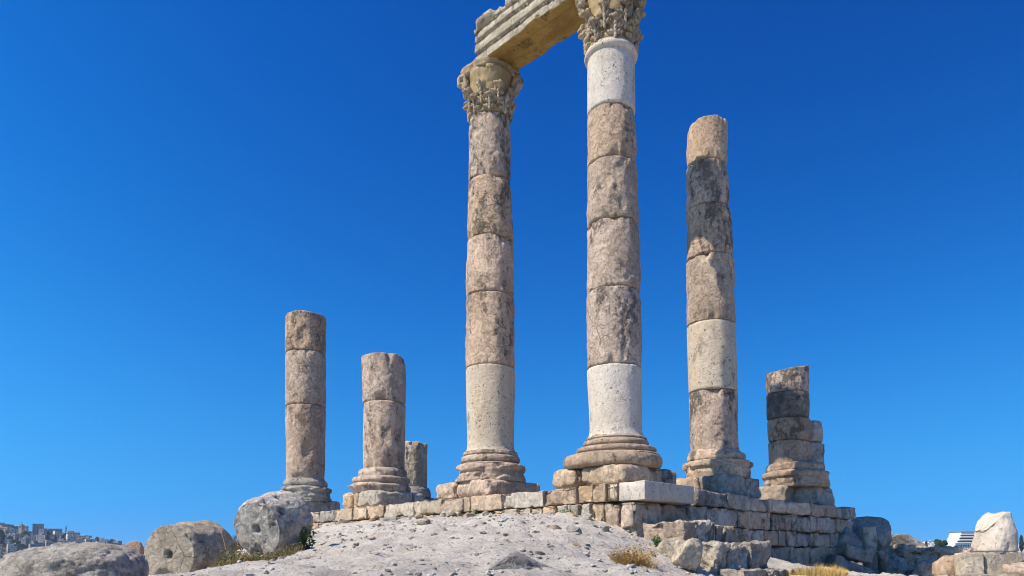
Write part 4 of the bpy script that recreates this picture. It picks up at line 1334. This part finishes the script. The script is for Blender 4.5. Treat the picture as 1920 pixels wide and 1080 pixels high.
def leaves(c, n, rx, rz, size, seed, stems=14):
    nr = np.random.default_rng(seed)
    V, Fc = [], []
    for _ in range(n):
        a = nr.uniform(0, 6.28); q = nr.random() ** 0.5
        zz = nr.random()
        rr = rx * q * (0.55 + 0.6 * math.sin(zz * 2.6))
        p = np.array([c[0] + rr * math.cos(a), c[1] + rr * math.sin(a) * 0.8, c[2] + zz * rz * (0.55 + 0.5 * nr.random())])
        d1 = nr.normal(0, 1, 3); d1 /= np.linalg.norm(d1); d2 = np.cross(d1, nr.normal(0, 1, 3)); d2 /= np.linalg.norm(d2)
        s = size * nr.uniform(0.5, 1.2)
        k = len(V)
        V += [p - d1 * s, p + d2 * s * 0.45, p + d1 * s, p - d2 * s * 0.45]
        Fc.append((k, k + 1, k + 2, k + 3))
    return np.array(V), Fc
def np_merge(a, b): return merge([a, b])
def plant(name, label, cat, px, py, parts, group=None, Y=None):
    p = ground_hit(px, py) if Y is None else P(px, py, Y)
    if p is None: return
    root = thing(name, label, cat, p, group)
    for nm, fn, mat in parts:
        V, Fc = fn(p)
        mk(nm, V, Fc, MAT[mat], root, smooth=False)
plant('dry_bush', 'rounded tan dry bush on the mound left of the stepped blocks', 'bush', 1187, 1060,
      [('stem', lambda p: blades(p, 200, 0.12, 0.34, 1.2, 0.003, 1), 'straw'), ('foliage', lambda p: np_merge(blades(p, 900, 0.28, 0.27, 1.3, 0.003, 2, True), leaves(p, 900, 0.30, 0.30, 0.018, 12)), 'straw')])
plant('grass_tuft', 'tall golden dry grass in front of the side wall at the bottom edge', 'grass', 1530, 1086,
      [('blade_clump', lambda p: blades(p, 2200, 0.62, 0.28, 0.35, 0.004, 3, True), 'gold'), ('seed_head', lambda p: blades(p, 250, 0.6, 0.34, 0.3, 0.004, 4, True), 'gold')], Y=14.6)
plant('grass_tuft', 'low pale dry grass below the dry bush at the bottom edge', 'grass', 1245, 1082,
      [('blade_clump', lambda p: blades(p, 500, 0.45, 0.14, 0.6, 0.005, 5, True), 'straw')], Y=9.5)
plant('green_weed', 'small green weed growing under the upper step block', 'weed', 1233, 1022,
      [('foliage', lambda p: leaves(p, 130, 0.10, 0.20, 0.035, 6), 'green')], Y=13.75)
plant('green_weed', 'dark green weed beside the shaded end of the grey fallen drum', 'weed', 566, 1030,
      [('foliage', lambda p: leaves(p, 420, 0.26, 0.52, 0.05, 7), 'green'), ('stem', lambda p: blades(p, 40, 0.18, 0.5, 0.5, 0.006, 8), 'weed')], Y=14.6)
plant('thin_stalk', 'thin leaning dry stalk standing against the sky between two fallen drums', 'stalk', 428, 1052,
      [('stem', lambda p: (np.array([p, p + [0.012, 0, 0], p + [-0.10, 0, 0.42], p + [-0.112, 0, 0.42], p + [-0.20, 0.0, 0.70]]), [(0, 1, 2, 3), (3, 2, 4)]), 'straw'),
       ('seed_head', lambda p: leaves(p + np.array([-0.11, 0, 0.48]), 10, 0.03, 0.10, 0.016, 9), 'weed')], Y=13.4)
k = 0
for (px, py, Yp, n, rx, rz) in ((448, 1060, 13.3, 170, .22, .30), (470, 1062, 13.2, 190, .22, .26), (492, 1058, 13.2, 190, .22, .22), (515, 1054, 13.4, 170, .20, .20),
                               (538, 1046, 13.6, 150, .18, .20), (432, 1066, 12.9, 160, .2, .34), (420, 1078, 12.6, 200, .22, .30), (552, 1038, 14.0, 130, .16, .24), (440, 1030, 15.5, 140, .18, .34)):
    k += 1
    plant('weed_clump', 'low dry olive weeds around the foot of the grey fallen drum', 'weed', px, py,
          [('foliage', lambda p, n=n, rx=rx, rz=rz, k=k: leaves(p, n * 2, rx, rz, 0.028, 20 + k), 'weed'),
           ('stem', lambda p, n=n, rx=rx, rz=rz, k=k: blades(p, n, rx * 1.1, rz * 1.25, 0.5, 0.0045, 40 + k), 'straw')], 'weeds around the fallen drums', Y=Yp)
for i, (px, dz) in enumerate(((886, 0.0), (1052, 0.0), (1066, 0.02))):
    w, t = wall_pt(px, -0.12)
    plant('wall_weed', ['green weed tuft in a wall joint under the left tall column', 'moss green weed at the wall foot near the mound crest, the left one', 'moss green weed at the wall foot near the mound crest, the right one'][i], 'weed', px, 966, [('foliage', lambda p, i=i: leaves(p, 60, 0.10, 0.16, 0.03, 60 + i), 'green')],
          Y=float(w[1]))

# ------------------------------------------------------------------ the city on the hills
WALLC = {'cream': (0.64, 0.56, 0.44), 'grey': (0.32, 0.30, 0.28), 'white': (0.78, 0.74, 0.68), 'tan': (0.44, 0.36, 0.27), 'dim': (0.20, 0.19, 0.175)}
for k, v in WALLC.items(): MAT['h_' + k] = plain('house_wall_' + k, v, 0.12, 0.4)
MAT['glass'] = plain('dark_window', (0.035, 0.04, 0.05), 0.2, 1.0, 0.25)
MAT['roof'] = plain('flat_roof_screed', (0.50, 0.48, 0.45), 0.15, 0.5)
MAT['tank'] = plain('water_tank', (0.70, 0.70, 0.70), 0.1, 1.0, 0.5)
MAT['tile'] = plain('reddish_roof', (0.36, 0.20, 0.14), 0.15, 0.5)
MAT['minaret'] = plain('minaret_stone', (0.10, 0.11, 0.12), 0.15, 0.5)

def bx(x0, x1, y0, y1, z0, z1):
    V = np.array([(x, y, z) for z in (z0, z1) for (x, y) in ((x0, y0), (x1, y0), (x1, y1), (x0, y1))], float)
    return V, [(0, 3, 2, 1), (4, 5, 6, 7), (0, 1, 5, 4), (1, 2, 6, 5), (2, 3, 7, 6), (3, 0, 4, 7)]

def house(label, w, d, floors, mat, seed, group, upper=0.0, tank=True, fh=3.1):
    rg = random.Random(seed)
    root = thing('house', label, 'house', (0, 0, 0), group)
    h = floors * fh
    parts = [bx(-w / 2, w / 2, -d / 2, d / 2, -6, h)]
    wh = h
    if upper:
        parts.append(bx(-w / 2 + 0.2, -w / 2 + w * upper, -d / 2 + 0.6, d / 2 - 0.3, h + 0.01, h + fh)); 
    mk('wall', *merge(parts), MAT['h_' + mat], root, smooth=False)
    # parapet round the flat roof
    e = 0.25
    mk('parapet', *merge([bx(-w / 2 - .08, w / 2 + .08, -d / 2 - .08, -d / 2 + e, h - .3, h + .85), bx(-w / 2 - .08, w / 2 + .08, d / 2 - e, d / 2 + .08, h - .3, h + .85),
                          bx(-w / 2 - .08, -w / 2 + e, -d / 2 + e, d / 2 - e, h - .3, h + .85), bx(w / 2 - e, w / 2 + .08, -d / 2 + e, d / 2 - e, h - .3, h + .85)]), MAT['h_' + mat], root, smooth=False)
    mk('roof', *bx(-w / 2 + e, w / 2 - e, -d / 2 + e, d / 2 - e, h - .1, h + .03), MAT['roof'], root, smooth=False)
    n = max(2, int(w / 3.2))
    for f in range(floors):
        for k in range(n):
            if rg.random() < 0.2: continue
            x = -w / 2 + (k + 0.5) * w / n + rg.uniform(-.2, .2); z = f * fh + 1.0
            ww = rg.choice([0.55, 0.7, 0.9])
            mk('window', *bx(x - ww, x + ww, -d / 2 - .03, -d / 2 + .2, z, z + 1.5), MAT['glass'], root, smooth=False)
    for f in range(floors):
        for k in range(2):
            y = -d / 2 + (k + 0.5) * d / 2; z = f * fh + 1.0
            mk('window', *bx(w / 2 - .2, w / 2 + .03, y - .6, y + .6, z, z + 1.4), MAT['glass'], root, smooth=False)
    if tank:
        x = rg.uniform(-w / 3, w / 3)
        V, Fc = lathe([(0.75, h + 0.6), (0.8, h + 1.0), (0.8, h + 1.9), (0.5, h + 2.2)], 10, x, d * 0.2, 1, 0.0, 1.0)
        mk('water_tank', V, Fc, MAT['tank'], root)
    return root

HG = 'houses crowded on the left hillside'
HL = 'flat roofed %s house packed among others on the far left hillside'
hp = []
for i, (w, d, fl, m, up, nm) in enumerate([(12, 10, 2, 'cream', 0, 'cream'), (16, 11, 3, 'grey', 0, 'grey'), (10, 9, 2, 'white', 0, 'white'), (14, 10, 3, 'tan', 0.45, 'tan'),
                                          (18, 10, 2, 'dim', 0, 'dark grey'), (11, 10, 3, 'cream', 0.5, 'cream'), (9, 9, 3, 'grey', 0, 'grey'), (13, 11, 2, 'dim', 0.4, 'dark grey')]):
    hp.append((house(HL % nm, w, d, fl, m, 2000 + i, HG + ', ' + nm, up), nm))
def far_hit(px, py, near=350.0, far=1500.0):
    ys = np.linspace(near, far, 500)
    pts = np.array([P(px, py, y) for y in ys])
    d = pts[:, 2] - ground_z(pts[:, 0], pts[:, 1])
    i = np.where((d[:-1] > 0) & (d[1:] <= 0))[0]
    return None if len(i) == 0 else pts[i[0] + 1]
def crest(px):
    """row of the hill's skyline at column px"""
    lo, hi = 960, 1075
    while hi - lo > 0.5:
        m = (lo + hi) / 2
        if far_hit(px, m) is None: lo = m
        else: hi = m
    return hi
rng = random.Random(77)
used = [False] * len(hp)
spots = []
def place_house(i, p, yaw, sc=1.0):
    root, nm = hp[i]
    if used[i]: root = copy_tree(root)
    used[i] = True
    root.location = tuple(p); root.rotation_euler = (0, 0, yaw); root.scale = (sc, sc, sc)
    return root
for row in range(9):
    px = -14 + rng.uniform(0, 6)
    while px < 292:
        c = crest(px)
        py = c + 1.0 + row * row * 0.35 + row * 3.4 + rng.uniform(-1, 1)
        p = far_hit(px, py) if py < 1078 else None
        if p is not None and not (px > 60 and py > 1052):
            i = rng.randrange(len(hp))
            if all((p[0] - q[0]) ** 2 + (p[1] - q[1]) ** 2 > 11 ** 2 for q in spots) and rng.random() < 0.88:
                place_house(i, p, math.atan2(-p[0], p[1]) * 0.6 + rng.uniform(-0.5, 0.5), rng.uniform(0.75, 1.0))
                spots.append(p)
        px += rng.uniform(11, 19)
for i, u in enumerate(used):
    if not u:
        p = far_hit(30 + i * 12, crest(30 + i * 12) + 6); place_house(i, p, 0.3)

# landmarks of the left skyline
p = far_hit(123, crest(123) + 2.5)
t = thing('minaret', 'thin dark minaret rising from the left hillside skyline', 'minaret', p)
mp_ = M(1, p[1])
V, Fc = lathe([(3.2 * mp_, p[2] - 4), (3.2 * mp_, p[2] + 6 * mp_)], 8, p[0], p[1], 1, 0, 1); mk('base', V, Fc, MAT['h_white'], t)
V, Fc = lathe([(1.15 * mp_, p[2] + 6 * mp_), (1.0 * mp_, p[2] + 19 * mp_)], 10, p[0], p[1], 1, 0, 1); mk('shaft', V, Fc, MAT['minaret'], t)
V, Fc = lathe([(1.0 * mp_, p[2] + 19 * mp_), (1.6 * mp_, p[2] + 19.6 * mp_), (1.6 * mp_, p[2] + 20.4 * mp_), (0.9 * mp_, p[2] + 20.5 * mp_)], 10, p[0], p[1], 1, 0, 1); mk('balcony', V, Fc, MAT['minaret'], t)
V, Fc = lathe([(0.8 * mp_, p[2] + 20.5 * mp_), (0.8 * mp_, p[2] + 22.5 * mp_), (0.1 * mp_, p[2] + 27 * mp_)], 10, p[0], p[1], 1, 0, 1); mk('spire', V, Fc, MAT['minaret'], t)
p = far_hit(40, crest(40) + 2)
m1 = M(1, p[1])
t = thing('church_tower', 'square pale tower with a small cross on the far left skyline', 'tower', p)
mk('wall', *bx(p[0] - 2.8 * m1, p[0] + 2.8 * m1, p[1] - 3, p[1] + 3, p[2] - 4, p[2] + 14 * m1), MAT['h_tan'], t, smooth=False)
V, Fc = lathe([(2.6 * m1, p[2] + 14 * m1), (2.3 * m1, p[2] + 15.5 * m1), (1.2 * m1, p[2] + 16.6 * m1), (0.2, p[2] + 17 * m1)], 14, p[0], p[1], 1, 0, 1); mk('dome', V, Fc, MAT['h_grey'], t)
mk('cross', *merge([bx(p[0] - .2, p[0] + .2, p[1] - .2, p[1] + .2, p[2] + 16.9 * m1, p[2] + 19.5 * m1), bx(p[0] - .8, p[0] + .8, p[1] - .15, p[1] + .15, p[2] + 18.3 * m1, p[2] + 18.8 * m1)]), MAT['minaret'], t, smooth=False)
mk('window', *bx(p[0] - .8, p[0] + .8, p[1] - 3.1, p[1] - 2.7, p[2] + 9 * m1, p[2] + 12 * m1), MAT['glass'], t, smooth=False)
p = far_hit(71, crest(71) + 5)
b_ = house('tall grey block house between the church tower and the minaret', 12, 11, 5, 'grey', 2100, None); b_.location = tuple(p); b_.rotation_euler = (0, 0, 0.5)
p = far_hit(135, crest(135) + 6)
t = thing('house', 'white house with a pyramid roof below the dark minaret', 'house', p)
m1 = M(1, p[1])
mk('wall', *bx(p[0] - 6 * m1, p[0] + 6 * m1, p[1] - 4, p[1] + 5, p[2] - 4, p[2] + 7 * m1), MAT['h_white'], t, smooth=False)
V = np.array([(p[0] - 6.4 * m1, p[1] - 4.3, p[2] + 7.05 * m1), (p[0] + 6.4 * m1, p[1] - 4.3, p[2] + 7.05 * m1), (p[0] + 6.4 * m1, p[1] + 5.3, p[2] + 7.05 * m1), (p[0] - 6.4 * m1, p[1] + 5.3, p[2] + 7.05 * m1), (p[0], p[1], p[2] + 12 * m1)])
mk('roof', V, [(0, 3, 2, 1), (0, 1, 4), (1, 2, 4), (2, 3, 4), (3, 0, 4)], MAT['h_cream'], t, smooth=False)

# trees of the city
MAT['cypress'] = leafy('cypress_foliage', (0.022, 0.038, 0.028), (0.04, 0.06, 0.04), 0.8)
MAT['treeleaf'] = leafy('pine_foliage', (0.04, 0.075, 0.03), (0.07, 0.11, 0.045), 0.8)
MAT['bark'] = plain('bark', (0.10, 0.075, 0.055), 0.3, 2.0)
def tree_crown(h, r, n, seed, shape, size):
    nr = np.random.default_rng(seed); V, Fc = [], []
    cl = [(nr.uniform(-1, 1, 3)) for _ in range(9)]
    while len(Fc) < n:
        if shape == 'cypress':
            t = nr.random(); rr = r * (math.sin(min(1.0, t * 1.9 + .22) * math.pi / 2)) * (1 - t) ** 0.55 * 1.15
            a = nr.uniform(0, 6.28); q = rr * nr.random() ** 0.4 * (1 + 0.2 * math.sin(a * 3 + t * 9))
            p = np.array([q * math.cos(a), q * math.sin(a), h * (0.06 + 0.94 * t)])
        else:
            c = cl[nr.integers(len(cl))]; c = c / max(1, np.linalg.norm(c))
            p = np.array([c[0] * r * 0.66, c[1] * r * 0.66, h * 0.66 + c[2] * h * 0.22])
            d = nr.normal(0, 1, 3); d /= np.linalg.norm(d); p = p + d * r * 0.36 * nr.random() ** 0.3
        d1 = nr.normal(0, 1, 3); d1 /= np.linalg.norm(d1); d2 = np.cross(d1, nr.normal(0, 1, 3)); d2 /= np.linalg.norm(d2)
        s = size * nr.uniform(.5, 1.2); k = len(V)
        V += [p - d1 * s, p + d2 * s * .6, p + d1 * s, p - d2 * s * .6]; Fc.append((k, k + 1, k + 2, k + 3))
    return np.array(V), Fc
def tree(label, group, h, r, shape, seed, n, size, name):
    root = thing(name, label, 'tree', (0, 0, 0), group)
    V, Fc = tree_crown(h, r, n, seed, shape, size); mk('crown', V, Fc, MAT['cypress' if shape == 'cypress' else 'treeleaf'], root, smooth=False)
    if shape == 'cypress':
        V, Fc = lathe([(h * .022, -2), (h * .018, h * .3), (h * .006, h * .8)], 7, 0, 0, seed, 0.02, 1)
        mk('trunk', V, Fc, MAT['bark'], root)
    else:
        parts = [lathe([(h * .035, -2), (h * .028, h * .3), (h * .018, h * .62)], 8, 0, 0, seed, 0.05, 1)]
        for k in range(5):
            a = k * 1.26; xs = np.linspace(0, 1, 4)
            parts.append(lathe([(h * .016 * (1 - .6 * q), h * .32 + q * h * .34) for q in xs], 6, xs * r * .5 * math.cos(a), xs * r * .5 * math.sin(a), seed, 0.02, 1))
        mk('trunk', *merge(parts), MAT['bark'], root)
    return root
cyp = tree('dark cypress tree among the houses of the left hillside', 'cypresses on the left hillside', 17, 2.6, 'cypress', 3001, 900, 0.55, 'cypress_tree')
first = True
for (px, dy, sc) in ((4, 34, 1.15), (88, 28, 1.1), (103, 24, 0.95), (115, 18, 0.7), (54, 17, 0.7), (133, 26, 0.7), (158, 14, .5), (33, 27, .6), (205, 9, .5), (182, 10, .45), (12, 12, .5), (-8, 20, .8)):
    p = far_hit(px, min(crest(px) + dy, 1076))
    if p is None: continue
    t = cyp if first else copy_tree(cyp); first = False
    t.location = tuple(p); t.scale = (sc, sc, sc); t.rotation_euler = (0, 0, px)
bt = tree('bushy dark tree in the gaps between the left hillside houses', 'bushy trees on the left hillside', 8, 4, 'round', 3002, 500, 0.7, 'broadleaf_tree')
first = True
for _ in range(64):
    px = rng.uniform(-10, 285); p = far_hit(px, crest(px) + rng.uniform(1, 40))
    if p is None: continue
    t = bt if first else copy_tree(bt); first = False
    sc = rng.uniform(.5, 1.0)
    t.location = tuple(p); t.scale = (sc * 1.4, sc * 1.4, sc * 1.15); t.rotation_euler = (0, 0, rng.uniform(0, 6))

# right side: apartment block, small houses, trees
Yb = 600.0
p0 = P(1788, 1040, Yb)
t = thing('apartment_building', 'white stepped apartment block with balconies behind the broken column stub', 'apartment building', p0)
px2m = Yb / F
xl = p0[0]; zb = p0[2]
def rz(py): return P(1800, py, Yb)[2]
X = lambda px: P(px, 1020, Yb)[0]
steps_ = [(1791, 1880, 1018.5, 1060), (1794.5, 1878, 1013, 1018.5), (1798.5, 1876, 1007.5, 1013), (1801, 1874, 1002, 1007.5), (1803, 1830, 997.5, 1002)]
parts = []
for (xa, xb, ya, yb) in steps_:
    parts.append(bx(X(xa), X(xb), Yb, Yb + 16, rz(yb) + 0.01, rz(ya)))
mk('wall', *merge(parts), MAT['h_white'], t, smooth=False)
for (xa, xb, ya, yb) in steps_[1:4]:
    mk('balcony', *bx(X(xa) - 0.5, X(xb), Yb - 1.6, Yb - 0.02, rz(yb) + 0.05, rz(yb) + 1.0), MAT['h_white'], t, smooth=False)
    mk('window_band', *bx(X(xa) + 0.3, X(xb), Yb - 0.06, Yb + 0.3, rz(yb) + 1.0, rz(ya) - 0.45), MAT['glass'], t, smooth=False)
mk('roof', *bx(X(1802), X(1831), Yb - 0.8, Yb + 16.5, rz(997.5) + 0.01, rz(997.5) + 0.4), MAT['h_dim'], t, smooth=False)
for py in (1022, 1028.5, 1035, 1041.5):
    for px in np.arange(1792.5, 1830, 4.4):
        mk('window', *bx(X(px), X(px + 2.2), Yb - 0.05, Yb + 0.3, rz(py + 2.9), rz(py)), MAT['glass'], t, smooth=False)
mk('ledge', *bx(X(1790.4), X(1880), Yb - 0.5, Yb - 0.03, rz(1018.9), rz(1018.2)), MAT['h_white'], t, smooth=False)

hr = [(house('pale %s house on the right skyline beside the apartment block' % nm, w, 9, fl, m, 2200 + i, 'small houses on the right skyline, ' + nm), nm) for i, (w, fl, m, nm) in enumerate(((9, 2, 'white', 'white'), (11, 2, 'cream', 'cream'), (8, 3, 'grey', 'grey')))]
ur = [False] * 3
for (px, py, i, sc) in ((1742, 1029, 0, .8), (1748, 1033, 1, .8), (1737, 1030, 2, .6), (1755, 1031, 0, .7), (1776, 1027, 1, .8), (1783, 1030, 0, .8), (1780, 1037, 2, .9), (1768, 1038, 1, .8), (1788, 1042, 0, .8), (1733, 1036, 1, .8), (1760, 1040, 2, .8), (1915, 1034, 1, .8), (1906, 1036, 0, .8), (1722, 1034, 0, .7), (1700, 1036, 1, .7), (1738, 1026, 1, .7), (1746, 1025, 2, .6), (1752, 1027, 1, .7), (1762, 1026, 0, .7), (1770, 1025, 2, .6), (1779, 1026, 1, .7), (1734, 1031, 0, .7), (1743, 1036, 1, .8), (1751, 1039, 0, .8), (1773, 1033, 1, .8), (1786, 1036, 0, .7), (1771, 1043, 0, .8), (1757, 1044, 1, .8)):
    Yh = 720.0 - (py - 1027) * 9
    p = P(px, py, Yh); p[2] = gz(p[0], Yh)
    o = hr[i][0] if not ur[i] else copy_tree(hr[i][0]); ur[i] = True
    p2 = P(px, py, Yh)
    o.location = tuple(p2); o.scale = (sc,) * 3; o.rotation_euler = (0, 0, rng.uniform(-.6, .3))
p = P(1764, 1043, 330.0)
t = tree('round green tree left of the white apartment block', None, M(34, 330), M(12, 330), 'round', 3010, 2400, 0.45, 'broadleaf_tree'); t.location = tuple(p)
p = P(1737, 1032, 600.0)
t = tree('small dark cypress beside the white houses on the right skyline', None, M(18, 600), M(3, 600), 'cypress', 3011, 400, 0.5, 'cypress_tree'); t.location = tuple(p)
p = P(1916, 1034, 420.0)
t = tree('dark cypress at the right picture edge behind the stub', None, M(30, 420), M(4.5, 420), 'cypress', 3012, 700, 0.5, 'cypress_tree'); t.location = tuple(p)

# ------------------------------------------------------------------ air: thin haze round everything
hz = bpy.data.materials.new('thin_haze'); hz.use_nodes = True
ht = hz.node_tree; ht.nodes.clear()
ho = ht.nodes.new('ShaderNodeOutputMaterial'); hv = ht.nodes.new('ShaderNodeVolumePrincipled')
hv.inputs['Color'].default_value = (0.62, 0.78, 1.0, 1)
hv.inputs['Density'].default_value = HAZE
hv.inputs['Anisotropy'].default_value = 0.0
ht.links.new(hv.outputs[0], ho.inputs['Volume'])
zlo = float(GV[:, 2].min()) - 1.0
zhi = max(float(GV[:, 2].max()), 70.0) + 2.0
V, Fc = bx(-7600, 7600, -7600, 7600, zlo, zhi)
tag(mk('haze', V, Fc, hz, loc=(0, 0, zlo), smooth=False), kind='stuff')
